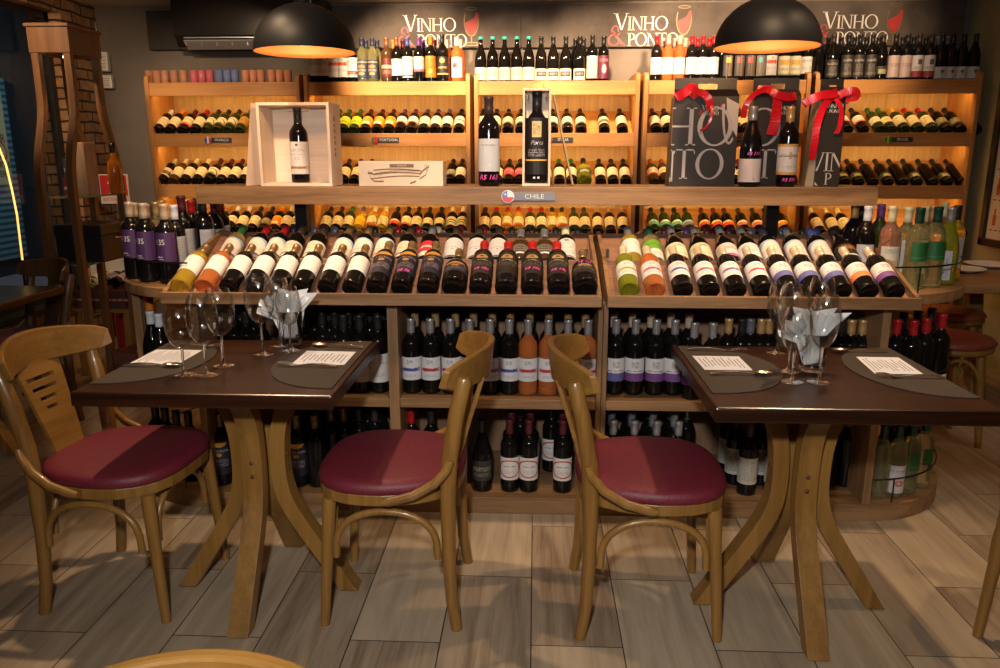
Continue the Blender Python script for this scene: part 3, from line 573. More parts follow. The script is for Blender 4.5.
wf.box(XL-.14, XL-.09, -1.2, WY, .40, .45).box(XL-.14, XL-.09, -1.2, WY, 2.31, 2.36)
wfo = struct('window_1', wf, M('window_frame_dark', (0.02, 0.02, 0.022), 0.4))
gl = MB().box(XL-.120, XL-.112, -1.2, WY, .42, 2.34).build('window_pane', M('window_glass', (0.9, 0.95, 0.95), 0.0, 0, 1.0, ior=1.45), wfo)
# street outside the window: a lit roller shutter across a dark pavement
sm = bpy.data.materials.new('roller_shutter'); sm.use_nodes = True; nt, ns, lk, b = nodes(sm)
tc = N(ns, 'ShaderNodeTexCoord'); wv = N(ns, 'ShaderNodeTexWave', bands_direction='Z'); wv.inputs['Scale'].default_value = 4; wv.inputs['Distortion'].default_value = 0.4; lk.new(tc.outputs['Object'], wv.inputs[0])
lk.new(ramp(ns, lk, wv.outputs[0], [(.2, (.05, .10, .12)), (.8, (.22, .42, .48))]), b.inputs['Base Color'])
struct('wall_street', MB().box(-6.9, -6.8, YF, 14, -.12, 4), M('street_wall', (0.03, 0.03, 0.035), 0.8))
tag(MB().box(-6.79, -6.73, 8.2, 9.9, 0.1, 2.35).build('roller_shutter', sm), 'ribbed pale blue roller shutter across the street, seen through the left window', 'shutter')
light('street_fill_light', 'AREA', (-5.0, 8.8, 2.6), 9, (0.45, 0.85, 1.0), (-6.8, 9.0, 1.0), shape='DISK', size=0.6)  # added cyan fill to light the shutter, from no visible lamp

# ---------------------------------------------------------------- sign panels with the shop's name
def concrete():
    m = bpy.data.materials.new('dark_cement_panel'); m.use_nodes = True; nt, ns, lk, b = nodes(m)
    tc = N(ns, 'ShaderNodeTexCoord'); n1 = N(ns, 'ShaderNodeTexNoise'); n1.inputs['Scale'].default_value = 5; n1.inputs['Detail'].default_value = 8; lk.new(tc.outputs['Object'], n1.inputs[0])
    vo = N(ns, 'ShaderNodeTexVoronoi'); vo.inputs['Scale'].default_value = 17; lk.new(tc.outputs['Object'], vo.inputs[0])
    f = math_(ns, lk, 'SUBTRACT', n1.outputs[0], math_(ns, lk, 'MULTIPLY', math_(ns, lk, 'LESS_THAN', vo.outputs[0], 0.13), 0.15))
    lk.new(ramp(ns, lk, f, [(.30, (.055, .042, .036)), (.60, (.105, .085, .072))]), b.inputs['Base Color']); b.inputs['Roughness'].default_value = 0.75; return m
CEM = concrete()
SX0, SX1, SZ0, SZ1 = -1.52, 3.02, 2.165, 2.462
sg = tag(empty('shop_sign', (0.75, 5.95, SZ0)), 'long dark cement sign panel lettered with the shop name three times above racks', 'sign')
def rel(o, mb): 
    "shift builder geometry into the frame of an unrotated root"
    mb.v = [(x-o.location[0], y-o.location[1], z-o.location[2]) for x, y, z in mb.v]; return mb
rel(sg, MB().box(SX0, -0.12, 5.95, 5.975, SZ0, SZ1).box(-0.112, SX1, 5.95, 5.975, SZ0, SZ1).box(SX0, SX1, 5.965, 5.98, SZ0+.01, SZ1-.01)).build('panel', CEM, sg)
LW = M('ivory_sign_lettering', (0.80, 0.76, 0.74), 0.5); LR = M('red_sign_lettering', (0.45, 0.04, 0.035), 0.5); LG = M('gold_sign_line', (0.26, 0.18, 0.07), 0.4, 0.3)
def wineglass_logo(k, x, z, y):
    g = MB(); r = MB()
    for P in (ringq(0, .62, .30, .40, .27, .37, 150, 390, 20), ringq(0, .95, .24, .045, .215, .025, 0, 360, 16), ringq(0, .02, .34, .05, .30, .03, 0, 360, 16)):
        for q in P: g.prism([(x+.70*u*k, z+v*k) for u, v in q], y-.002, y, 'y')
    g.box(x-.012*k, x+.012*k, y-.002, y, z+.03*k, z+.24*k)
    bowl = [(-.24, .50), (-.16, .34), (0, .26), (.16, .33), (.25, .52), (.29, .80), (.22, .86), (.10, .70), (-.08, .63), (-.25, .58)]
    r.prism([(x+.70*u*k, z+v*k) for u, v in bowl], y-.003, y, 'y'); return g, r
for px in (403, 614, 823):
    x0 = XY(px, 5.95, 2.35); pz = 0.0
    w = rel(sg, MB()); w = MB()
    serif_text(w, 'VINHO', x0, 2.278, .092, 5.95, .003, -.06, 1.05, None, 1.25); serif_text(w, 'PONTO', x0+.10, 2.170, .088, 5.95, .003, -.07, 1.0)
    rel(sg, w).build('lettering', LW, sg, fix=True)
    a = MB(); serif_text(a, '&', x0-.045, 2.175, .135, 5.95, .002); rel(sg, a).build('ampersand', LR, sg, fix=True)
    g, r = wineglass_logo(.26, x0+.50, 2.185, 5.949)
    rel(sg, g).build('glass_outline', LG, sg, fix=True); rel(sg, r).build('wine_splash', LR, sg, fix=True)
tag(MB().box(-2.895, -1.53, 5.955, 5.98, 2.165, 2.44).build('dark_panel', M('plain_dark_panel', (.030, .024, .020), .6), None, .002), 'plain dark panel on the grey wall behind the air conditioner', 'panel')

# air conditioner
ac = tag(empty('air_conditioner', (-2.05, 5.74, 2.15)), 'black wall-mounted split air conditioner with silver louvre under the ceiling', 'air conditioner')
b_ = MB().prism([(5.955, 2.475), (5.955, 2.15), (5.80, 2.16), (5.735, 2.235), (5.725, 2.475)], -2.60, -1.50, 'x'); rel(ac, b_).build('housing', M('ac_black', (.018, .016, .017), .22), ac, .008, fix=True)
lv = MB()
for i in range(9): lv.box(-2.52+i*.112, -2.515+i*.112, 5.745, 5.80, 2.165, 2.20)
lv.hexa([(-2.53, 5.735, 2.195), (-1.52, 5.735, 2.195), (-1.52, 5.805, 2.145), (-2.53, 5.805, 2.145), (-2.53, 5.738, 2.203), (-1.52, 5.738, 2.203), (-1.52, 5.808, 2.153), (-2.53, 5.808, 2.153)])
lv.box(-2.53, -1.52, 5.742, 5.75, 2.215, 2.222)
rel(ac, lv).build('louvre', M('ac_silver', (.55, .56, .6), .3, .6), ac)

# alarm boxes on the grey wall
for px, py, w, h, d, lb in ((104, 62, .085, .14, .05, 'upper, taller white sensor box on the grey wall left of racks'), (108, 82, .085, .095, .045, 'lower, squarer white sensor box on the grey wall left of racks')):
    c = atY(px, py, 5.97); e = tag(empty('sensor_box', (c.x, 5.955, c.z-h/2)), lb, 'sensor box')
    rel(e, MB().box(c.x-w/2, c.x+w/2, 5.94, 5.985, c.z-h/2, c.z+h/2)).build('case', WHITE_PL, e, .006)
    g = MB()
    for i in range(4): g.box(c.x-w*.3, c.x+w*.3, 5.936, 5.941, c.z-h*.3+i*h*.17, c.z-h*.3+i*h*.17+.006)
    rel(e, g).build('grille', M('sensor_grille', (.45, .45, .45), .5), e)
    if h > .1: rel(e, MB().tube([(c.x-.03, 5.985, c.z+h/2), (c.x-.055, 5.988, ZC-.01)], .005, 6)).build('cable', WHITE_PL, e)

# extinguisher sign and extinguisher by the brick corner
c = atY(115, 189, 5.5)
es = tag(empty('extinguisher_sign', (c.x, 5.5, c.z)), 'square red fire extinguisher sign with white arrow mark on brick corner', 'sign')
rel(es, MB().box(c.x-.105, c.x+.105, 5.49, 5.50, c.z-.105, c.z+.105)).build('plate', M('white_enamel', (.75, .72, .70), .4), es)
rel(es, MB().box(c.x-.097, c.x+.097, 5.486, 5.491, c.z-.045, c.z+.097)).build('field', M('sign_red', (.62, .03, .03), .4), es)
rel(es, MB().box(c.x-.018, c.x+.020, 5.482, 5.487, c.z-.038, c.z+.065).prism([(c.x-.045, c.z+.04), (c.x-.018, c.z+.03), (c.x+.02, c.z+.065), (c.x+.005, c.z+.085), (c.x-.02, c.z+.08)], 5.482, 5.487, 'y')).build('arrow_mark', M('white_enamel', (.75, .72, .7), .4), es, fix=True)
flat_text('EXTINTOR', .036, M('sign_red', (.62, .03, .03), .4), es, 'lettering', (0, -.012, -.075), squeeze=1.0)
rel(es, MB().box(c.x-.11, XL, 5.501, 5.512, c.z-.02, c.z+.02) if c.x-.11 > XL else MB().box(XL, c.x-.1, 5.501, 5.512, c.z-.02, c.z+.02)).build('bracket', BLK, es)
c = atY(127, 330, 5.3)
fe = tag(empty('fire_extinguisher', (c.x, 5.3, 0)), 'dark red fire extinguisher on floor in the corner behind round shelf', 'fire extinguisher')
rd = M('extinguisher_red', (.30, .012, .012), .3, coat=.5)
MB().lathe([(0, .03), (.07, .02), (.075, .04), (.075, .42), (.06, .47), (.03, .50), (.022, .52), (0, .52)], 20).build('cylinder', rd, fe)
MB().lathe([(0, 0), (.085, 0), (.085, .03), (0, .03)], 20).build('stand', BLK, fe)
MB().box(-.02, .02, -.015, .015, .52, .56).box(-.015, .09, -.01, .01, .555, .57).box(-.015, .08, -.01, .01, .58, .592).build('valve', BLK, fe)
MB().tube([(-.02, 0, .54), (-.08, 0, .53), (-.10, 0, .45), (-.095, 0, .2), (-.09, 0, .12)], .011, 8).build('hose', BLK, fe)

# picture on the right wall
pf = tag(empty('framed_poster', (XR-.03, 5.45, .78)), 'black framed white poster of red bottle drawings on the right wall', 'framed poster')
fy0, fy1, fz0, fz1 = 4.6, 5.46, .80, 1.93
fr = MB()
for a in ((fy0, fy1, fz0, fz0+.05), (fy0, fy1, fz1-.05, fz1), (fy0, fy0+.05, fz0, fz1), (fy1-.05, fy1, fz0, fz1)): fr.box(XR-.035, XR-.002, *a)
rel(pf, fr).build('frame', M('frame_black', (.015, .012, .01), .35), pf, .003)
rel(pf, MB().box(XR-.012, XR-.004, fy0+.04, fy1-.04, fz0+.04, fz1-.04)).build('sheet', M('poster_sheet', (.66, .62, .50), .6), pf)
dr = MB()
for r_ in range(5):
    for c_ in range(5):
        y = fy0+.12+c_*.15; z = fz0+.14+r_*.2
        dr.box(XR-.0145, XR-.0118, y, y+.035, z, z+.07).box(XR-.0145, XR-.0118, y+.011, y+.024, z+.07, z+.11)
rel(pf, dr).build('bottle_drawings', M('poster_red', (.42, .09, .05), .6), pf)
tx = MB()
for r_ in range(5):
    for k in range(12): tx.box(XR-.0143, XR-.0118, fy0+.11+k*.058, fy0+.11+k*.058+.03, fz0+.105+r_*.2, fz0+.112+r_*.2)
rel(pf, tx).build('caption_lines', M('poster_ink', (.1, .09, .08), .6), pf)

# ---------------------------------------------------------------- wall racks
RY0, RY1 = 5.60, 5.985
bays = [(-2.777, -1.665, 'leftmost'), (-1.635, -.465, 'second'), (-.435, .712, 'middle'), (.742, 1.868, 'fourth'), (1.898, 3.008, 'rightmost')]
SH = [1.900, 1.550, 1.192, .836, .48]      # tops of the front lips, from the top row down
BA = math.radians(30)
words = ['FRANÇA', 'PORTUGAL', 'ITALIA', 'ESPANHA', 'BRASIL']
tags_px = [220, 387, 561, 739, 900]
DK = M('tag_slate', (.035, .035, .04), .5); TG = M('tag_white', (.75, .75, .75), .5)
flag_cols = [[(.03, .06, .35), (.8, .8, .8), (.6, .03, .04)], [(.01, .25, .05), (.6, .03, .03), (.6, .03, .03)], [(.01, .25, .08), (.8, .8, .8), (.6, .03, .04)], [(.6, .03, .03), (.8, .5, .03), (.6, .03, .03)], [(.02, .28, .05), (.75, .6, .03), (.02, .28, .05)]]
LEDM = M('warm_led_strip', (1, .7, .3), .5, emit=(1.0, .55, .16), es=6)
for bi, (x0, x1, nm) in enumerate(bays):
    rk = tag(empty('wine_rack', ((x0+x1)/2, RY0, 0)), f'orange oak wall rack of slanted bottle shelves, {nm} of five', 'wine rack', 'wall wine racks')
    for sx in (x0, x1-.028):
        sp = MB().prism([(RY0-.012, 0), (RY1, 0), (RY1, 1.955), (RY0+.03, 1.955), (RY0-.004, 1.94), (RY0-.012, 1.91)], sx, sx+.028, 'x'); rel(rk, sp).build('side_panel', RWZ, rk, .002, fix=True)
    rel(rk, MB().box(x0+.028, x1-.028, RY1-.014, RY1, .03, 1.905)).build('back_panel', RWB, rk)
    for si, z in enumerate(SH):
        rel(rk, MB().box(x0+.028, x1-.028, RY0, RY0+.02, z-.092, z)).build('shelf_lip', RW, rk, .002)
        if si == 0: rel(rk, MB().box(x0+.028, x1-.028, RY0+.02, RY1-.014, z-.02, z-.001)).build('top_board', RW, rk)
        else:
            ya, yb = RY0+.025, RY1-.015; za = z-.032; zb = za+(yb-ya)*math.tan(BA)
            m = MB().prism([(ya, za-.015), (yb, zb-.015), (yb, zb), (ya, za)], x0+.03, x1-.03, 'x'); rel(rk, m).build('slanted_board', RW, rk, fix=True)
        # strip of warm LEDs behind each lip
        if si < 4:
            rel(rk, MB().box(x0+.05, x1-.05, RY0+.026, RY0+.036, z-.055, z-.047) if si == 0 else MB().box(x0+.05, x1-.05, RY0+.026, RY0+.036, z-.085, z-.077)).build('led_strip', LEDM, rk)
            pw = [1.9, 2.0, 1.8, 1.4][si]*(0.8 if bi in (0, 4) else 1.0)
            light('rack_led', 'AREA', ((x0+x1)/2, RY0+.05, z-.065 if si == 0 else z-.095), pw, (1.0, .60, .17), ((x0+x1)/2, 5.93, z-.30), shape='RECTANGLE', size=x1-x0-.12, size_y=.015)
    # country tag on the second lip
    tz = SH[1]-.046; tx_ = XY(tags_px[bi], RY0, tz)
    ct = rel(rk, MB().box(tx_-.085, tx_+.085, RY0-.006, RY0, tz-.017, tz+.017)).build('country_tag', DK, rk)
    e_ = rel(rk, MB().prism([(tx_-.085+.024*math.cos(2*PI*k/16), tz+.024*math.sin(2*PI*k/16)) for k in range(16)], RY0-.009, RY0-.004, 'y')).build('flag_disc', M(f'flag_mid_{bi}', flag_cols[bi][1], .5), ct, fix=True)
    for s_, cc in ((-1, flag_cols[bi][0]), (1, flag_cols[bi][2])):
        rel(rk, MB().prism(clip([(tx_-.085+.0235*math.cos(2*PI*k/16), tz+.0235*math.sin(2*PI*k/16)) for k in range(16)], *((tx_-.2, tz-.1, tx_-.092, tz+.1) if s_ < 0 else (tx_-.078, tz-.1, tx_+.1, tz+.1))), RY0-.0105, RY0-.008, 'y')).build('flag_band', M(f'flag_{bi}_{s_}', cc, .5), ct, fix=True)
    flat_text(words[bi], .026, TG, ct, 'lettering', (tx_+.015-rk.location.x, -.0075, tz))
# small round holes' plugs on the back panels are not parts; racks' bottles follow

# ---------------------------------------------------------------- bottles lying on the racks
PHI = -(PI/2-BA)
def rack_place(z):
    def f(px, i, sc, sh):
        r = RAD[sh]*sc; y = RY0+.035; zb = z-.032+(y-RY0-.025)*math.tan(BA)
        y2, z2 = y-r*math.sin(BA)+.008, zb+r*math.cos(BA)+.005
        return Vector((XY(px, y2, z2+.0), y2, z2))
    return f
def top_place(y=5.68):
    def f(px, i, sc, sh): return Vector((XY(px, y, 2.0), y, 1.9005))
    return f
def lay(items, si, bi, name=None):
    STUFF[0] = si == 3
    nm = bays[bi][2]; s = ['top', 'upper', 'middle', 'lower'][si]
    row(items, f'on {s} shelf of {nm} rack', f'bottles lying on the {s} shelf of the {nm} rack', rack_place(SH[si]), PHI, 1.04); STUFF[0] = False
lay([(157, 'b d white cream'), (169, 'b d orange cream'), (182, 'b d maroon creambase'), (194, 'b d red cream'), (206, 'b g black arced'), (216.5, 'b g black arced'), (227.5, 'b g black arced'), (239, 'b g green gold')], 1, 0)
lay([(161, 'b d cream blackring'), (172.5, 'b a cream cream'), (184, 'b d cream cream'), (196, 'b d cream cream'), (208.5, 'u d maroon arced'), (220, 'b d maroon cream'), (231, 'b d maroon cream'), (242.5, 'b d dark cream')], 2, 0)
lay([(204, 'b d dark cream'), (216, 'b d gold cream'), (227, 'b d white twotone'), (238.5, 'b d white cream'), (250.5, 'b d dark cream'), (262.5, 'b d dark dull'), (273, 'b d orange orange'), (283, 'b d cream cream'), (293, 'b d cream striped')], 3, 0)
lay([(332, 'b g green lime'), (342, 'b g green lime'), (353.5, 'b g green lime'), (364.5, 'b d maroon orange'), (376.5, 'b d maroon orange'), (388, 'b d maroon orange'), (399.5, 'b d purple halfwhite'), (411, 'b d purple halfwhite'), (423, 'b d blue cream'), (434.5, 'b d blue cream'), (446, 'b d blue cream'), (458.5, 'b d black creamred')], 1, 1)
lay([(342, 'b d dark cream'), (354, 'b d dark cream'), (365.5, 'b d dark cream'), (450, 'b d black dull'), (459.5, 'b d black cream')], 2, 1)
lay([(323, 'b d black cream'), (334.5, 'b d dark cream'), (345.5, 'b g green cream'), (357, 'b y grey yellow'), (369, 'b y cream creambase'), (380.5, 'b y cream cream'), (392.5, 'b d black capband'), (404, 'b d black creambase'), (414.5, 'b d black cream'), (426, 'b d black low2'), (438, 'b d black low2'), (450, 'b d cream striped'), (460.5, 'b d cream striped')], 3, 1)
lay([(481.5, 'b d black cream'), (495, 'b d black cream'), (507.5, 'b d black arced'), (520.5, 'b d black arced'), (553, 'b d black arced'), (567.5, 'b d black arced'), (581.5, 'b d black arced'), (604.5, 'b d black blackring'), (622.5, 'b d black cream')], 1, 2)
lay([(497, 'b d black cream'), (508.5, 'b d black rose'), (519.5, 'b d black rose'), (546, 'b d green cream'), (559.5, 'b d green cream'), (572, 'b d green cream'), (584.5, 's o black foil', 1.12), (601, 'b d black cream'), (613.5, 'b d black cream'), (626, 'b d black cream')], 2, 2)
lay([(483.5, 'b d black cream'), (495, 'b g red cream'), (506.5, 'b y red creambase'), (518, 'b y red creambase'), (530, 'b g red cream'), (541.5, 'b g red cream'), (552.5, 'b y black cream'), (562.5, 'b y black creambase'), (574.5, 'b g dark cream'), (585.5, 'b g dark cream'), (598.5, 'b d gold cream'), (611, 'b d gold cream'), (624, 'b d gold cream')], 3, 2)
lay([(656.5, 'b d maroon cream'), (668.5, 'b d black cream'), (680, 'b d black cream'), (726, 'b d maroon cream'), (737.5, 'b d black cream'), (747, 'b d maroon cream')], 1, 3)
lay([(654.5, 'b a copper halfwhite'), (666, 'b a copper twotone'), (735, 'b d maroon cream'), (746, 'b d maroon cream'), (799, 'b d black cream')], 2, 3)
lay([(655, 'b g black capbandteal'), (667, 'b g black capbandteal'), (679, 'b g black capbandteal'), (690.5, 'b g black capbandlilac'), (707, 'b d maroon capband'), (719.5, 'b d maroon capband'), (731, 'b d maroon capband'), (745.5, 'b d dark capbandpink'), (760.5, 'b d dark capbandpink'), (773, 'b d dark capbandpink'), (786, 'b d dark capbandorange'), (798, 'b d dark capbandorange')], 3, 3)
lay([(848, 'b d black halfwhite'), (864, 'b d black halfwhite'), (880.5, 'b g green low2'), (891.5, 'b g green low2'), (905, 'b g yellow cream'), (919, 'b g red cream'), (933, 'b g red cream'), (947, 'b d black dull'), (961, 'b d black dull'), (976.5, 'b d black dull')], 1, 4)
lay([(845, 'b d black foil'), (859, 'b d black foil'), (873.5, 'b d black none'), (888.5, 'b d black foil'), (903, 'b d black none'), (917.5, 'b d black foil'), (933, 'b d black none'), (947.5, 'b d black foil'), (962.5, 'b d black none')], 2, 4)
lay([(821, 'b d cream cream'), (836.5, 'b d cream cream'), (849, 'b d cream cream'), (962, 'b d black none')], 3, 4)

# standing along the rack tops
def stand(items, bi, back=False):
    STUFF[0] = back
    nm = bays[bi][2]
    row(items, f'{"behind on" if back else "on"} top of {nm} rack', f'bottles standing {"behind " if back else ""}on top of the {nm} rack', top_place(5.80 if back else 5.68), 0, 1.0, .15); STUFF[0] = False
stand([(315, 'b d red white'), (325, 'b d red white'), (332.5+1, 'b d red script'), (343, 'b d red script'), (352.5, 'b d dark redfoot'), (362.5, 'b w navy navywhite'), (373, 'b w navy navywhite'), (387, 'b a copper wine'), (397, 'b d copper white'), (407.8, 'b d blue bluefoot'), (419.2, 'b d purple mauve'), (431, 'b d orange amber', 1.02), (442.8, 'b d black gilt', 1.06), (457, 'b r white feather')], 1)
stand([(367, 'b w navy none'), (378, 'b w navy none'), (393.8, 'b a orange wine'), (403.5, 'b d maroon none'), (423.5, 'b d purple none'), (434.5, 'b d maroon none'), (449, 'b r white none'), (460.5, 'b r cream none')], 1, True)
stand([(480.7, 'u d teal-tipped teal'), (492.6, 'u d teal-tipped teal'), (504.6, 'u d teal-tipped teal'), (516.8, 'u d teal-tipped teal'), (528.7, 'u d teal-tipped teal'), (541, 'u d black plate'), (553, 'u d black plate'), (565.5, 'u d black plate'), (579.5, 'u d black plate'), (592, 'b d black figure', 1.02), (603.3, 'b d black violet')], 2)
stand([(575, 'u d black none'), (583, 'u d black none')], 2, True)
stand([(656, 'b d red white'), (667.5, 'b r pink white'), (679, 'b r pink white'), (691, 'b d red white'), (702, 'b d red white'), (713, 'b d red white'), (727, 'b d black photo'), (738.5, 'b d red photored'), (750, 'b d red photored'), (760.5, 'b d teal phototeal'), (771, 'b d black script'), (783.7, 'b d dark villa'), (795, 'b d dark villa'), (806, 'b d dark white')], 3)
stand([(662, 'b r pink none'), (674, 'b r pink none'), (684, 'b r pink none'), (696.5, 'b d red none'), (708, 'b d red none'), (721, 'b d red none')], 3, True)
stand([(817.5, 'b d black none'), (831.5, 'u d dark smoke'), (846.5, 'b d black smoke'), (858, 'b d black smoke'), (870.5, 'b d black smoke'), (881, 'u d dark foil'), (893.6, 'b d black pinkish'), (905.5, 'b d black pinkish'), (917, 'b d dark two'), (929, 'b d dark two'), (940, 'u d black low'), (950, 'u d black low'), (961, 'u d black low'), (973, 'u d black low')], 4)
stand([(826, 'b d black none'), (839, 'b d black none'), (852, 'b d black none'), (864, 'b d black none'), (876, 'b d black none'), (900, 'b d black none'), (911, 'b d black none'), (923, 'b d black none'), (935, 'b d grey none'), (945, 'u d grey none')], 4, True)

# little coloured tumblers along the top of the leftmost rack
def tumbler_thing(px, col, cname, idx, n, y=5.66):
    e = empty('glass_tumbler', (XY(px, y, 1.94), y, 1.9005))
    MB().lathe([(0, .004), (.022, .003), (.0235, 0), (.026, .004), (.0275, .03), (.0275, .085), (.026, .086), (.0255, .083), (.0255, .012), (0, .010)], 16).build('glass_body', M('tumbler_glass_'+cname.replace(' ', '_'), tuple(.8*k+.14 for k in col), .1, 0, .4), e)
    MB().lathe([(0, .012), (.0253, .012), (.0253, .045), (0, .047)], 14).build('wax', M('tumbler_wax_'+cname.replace(' ', '_'), col, .5), e)
    tag(e, f'{cname} little glass tumbler, {ORD[idx]} from left along top of leftmost rack', 'tumbler', 'coloured tumblers on the leftmost rack')
tl = [(149, 0), (157, 0), (165, 0), (174.3, 0), (183.7, 0), (194, 1), (202, 1), (210, 1), (219.5, 2), (227.4, 2), (235.2, 2), (245.6, 3), (253.4, 3), (261, 3), (271.6, 3), (279.8, 3), (288, 3)]
tc_ = [((.60, .20, .05), 'amber'), ((.75, .06, .12), 'raspberry pink'), ((.12, .22, .62), 'slate blue'), ((.85, .30, .10), 'bright orange')]
for i, (px, k) in enumerate(tl): tumbler_thing(px, *tc_[k], i, len(tl))

# ================================================================ THE GONDOLA
G0, G1, GX0, GX1 = 2.84, 3.86, -1.32, 1.315; GM = 3.35
gd = tag(empty('display_gondola', (0, G0, 0)), 'long oak wine display gondola with sloping trays, open shelves and rounded shelf ends', 'display unit')
GI = wood('gondola_inner_wood', (0.15, 0.08, 0.042), (0.26, 0.15, 0.085), 'z', 1.0, .55)
def gp(name, mb, m, bevel=.0015, fix=False, parent=None): return rel(gd, mb).build(name, m, parent or gd, bevel, fix=fix)
gp('base_board', MB().box(GX0, GX1, G0, G1, 0.0, .07), GW)
for sgn, lo, hi in ((0, -1.318, -.561), (0, -.519, .239), (0, .279, 1.313)):
    gp('middle_shelf', MB().box(lo, hi, G0+.004, G1-.004, .440, .478), GW)
for x0, x1 in ((GX0, GX0+.028), (-.560, -.520), (.240, .258), (.260, .278), (GX1-.03, GX1)):
    gp('upright_panel', MB().box(x0, x1, G0, G1, .07, .86), GWZ)
gp('centre_panel', MB().box(GX0+.03, GX1-.03, GM-.01, GM+.01, .07, .86), GI)
gp('top_board', MB().box(GX0, GX1, G0+.01, G1-.01, .845, .862), GWD)
# sloping trays, front and back
A1, A2 = math.radians(24), math.radians(26)
b1y, b1z = 2.785, .880; b2y, b2z = 3.035, .918; rY = 3.345; rZ = b2z+(rY-b2y)*math.tan(A2)
stepz = .998; b1e = b1z+(3.012-b1y)*math.tan(A1)
for tx0, tx1 in ((-1.386, .243), (.264, 1.374)):
    for side in (1, -1):
        def Yf(y): return y if side > 0 else 2*GM-y
        def pr(poly, a, c): return MB().prism([(Yf(y), z) for y, z in poly], a, c, 'x')
        gp('tray_lip', pr([(2.75, .862), (2.77, .862), (2.77, .905), (2.75, .905)], tx0, tx1), GW, .002, True)
        gp('tray_board', pr([(2.77, .862), (3.015, .862), (3.012, b1e), (2.77, b1z-.008)], tx0+.016, tx1-.016), GWD, 0, True)
        gp('tray_step', pr([(3.012, .862), (3.028, .862), (3.028, stepz), (3.012, stepz)], tx0+.016, tx1-.016), GWD, .0015, True)
        gp('tray_board', pr([(3.028, .862), (rY, .862), (rY, rZ), (3.028, b2z-.002)], tx0+.016, tx1-.016), GWD, 0, True)
        for sx in (tx0, tx1-.016):
            gp('tray_side', pr([(2.7705, .862), (rY, .862), (rY, rZ+.01), (3.03, stepz+.008), (2.7705, .908)], sx, sx+.016), GW, .001, True)
# stepped notch blocks at the tray ends and small steel clips by the middle gap
for cx in (.20, .262+.02):
    gp('steel_clip', MB().box(cx-.006, cx+.006, 3.0, 3.035, 1.008, 1.045), CHROME)
# upper shelf on black posts
gp('upper_shelf', MB().box(-1.412, 1.368, 3.19, 3.52, 1.201, 1.273), GW, .002)
for px in (302.5, 770.5):
    x = XY(px, GM, 1.14); gp('shelf_post', MB().box(x-.026, x+.026, GM-.026, GM+.026, rZ-.05, 1.201), BLK)
# CHILE tag
cx0, cx1 = XY(504, 3.19, 1.24), XY(555, 3.19, 1.24); cz = 1.235
ct = gp('country_tag', MB().box(cx0, cx1, 3.184, 3.19, cz-.016, cz+.016), M('tag_steel_grey', (.17, .19, .24), .4), .001)
flat_text('CHILE', .026, TG, ct, 'lettering', ((cx0+cx1)/2+.02, 3.183-G0, cz), squeeze=1.15)
cr = .0235; fcx = cx0+.016
gp('flag_disc', MB().prism([(fcx+.026*math.cos(2*PI*k/24), cz+.026*math.sin(2*PI*k/24)) for k in range(24)], 3.181, 3.186, 'y'), M('flag_white', (.8, .8, .82), .4), 0, True, ct)
circ = [(fcx+cr*math.cos(2*PI*k/24), cz+cr*math.sin(2*PI*k/24)) for k in range(24)]
gp('flag_red_half', MB().prism(clip(circ, fcx-1, cz-1, fcx+1, cz-.002), 3.1795, 3.182, 'y'), M('flag_red', (.6, .05, .07), .4), 0, True, ct)
gp('flag_blue_canton', MB().prism(clip(circ, fcx-1, cz-.002, fcx-.002, cz+1), 3.1795, 3.182, 'y'), M('flag_blue', (.08, .18, .5), .4), 0, True, ct)
st = []
for k in range(10):
    r_ = .006 if k % 2 == 0 else .0025; st.append((fcx-.010+r_*math.sin(2*PI*k/10), cz+.009+r_*math.cos(2*PI*k/10)))
gp('flag_star', MB().prism(st[::-1], 3.178, 3.180, 'y'), M('flag_white', (.8, .8, .82), .4), 0, True, ct)
# rounded ends: three tiers each side, with black rails
for sgn, X in ((-1, GX0), (1, GX1)):
    def half(r, n=28): return [(X+sgn*(r-.065)*math.sin(PI*k/n), GM-r*math.cos(PI*k/n)) for k in range(n+1)]
    for z0, z1, nm in ((0, .07, 'round_base'), (.440, .478, 'round_shelf'), (.862, .902, 'round_shelf')):
        poly = half(.51); poly = poly if sgn > 0 else poly[::-1]
        gp(nm, MB().prism(poly, z0, z1), GW if z0 else GW, .002, True)
    for z in (.07, .478, .902):
        pts = [(x, y, z+.098) for x, y in half(.495)]; rl = MB().tube(pts, .0035, 6)
        for k in (2, 26): rl.tube([(*half(.495)[k], z), (*half(.495)[k], z+.098)], .003, 6)
        gp('wire_rail', rl, BLK, 0)
    for k in ((8, 20) if sgn < 0 else (20,)):
        px_, py_ = half(.47)[k]
        for z0, z1 in ((.478, .862),): gp('round_end_post', MB().box(px_-.016, px_+.016, py_-.016, py_+.016, z0, z1), GWZ)

# ---------------------------------------------------------------- bottles in the trays
PH1, PH2 = -(PI/2-A1), -(PI/2-A2)
def tray1(px, i, sc, sh):
    r = RAD[sh]*sc; y, z = b1y-r*math.sin(A1)+.018, b1z+r*math.cos(A1)+.003
    ly, lz = y+.275*sc*math.cos(A1), z+.275*sc*math.sin(A1)
    return Vector((XY(px, ly, lz), y, z))
def tray2(px, i, sc, sh):
    r = RAD[sh]*sc; y, z = b2y-r*math.sin(A2)+.012, b2z+r*math.cos(A2)+.003
    return Vector((XY(px, y+.11*math.cos(A2), z+.11*math.sin(A2)+.03), y, z))
N1 = [204.7, 228, 250.6, 273, 295.7, 318, 342, 365, 388.5, 411.7, 435.7, 459.6, 484.4, 508.4, 532.4, 557, 582]
S1 = ['b y bronze plain', 'b r bronze plain'] + ['b d bronze plain']*6 + ['b d bronze navy']*3 + ['s d bronze navy'] + ['b k red blackgold']*4 + ['s k bronze blackgold']
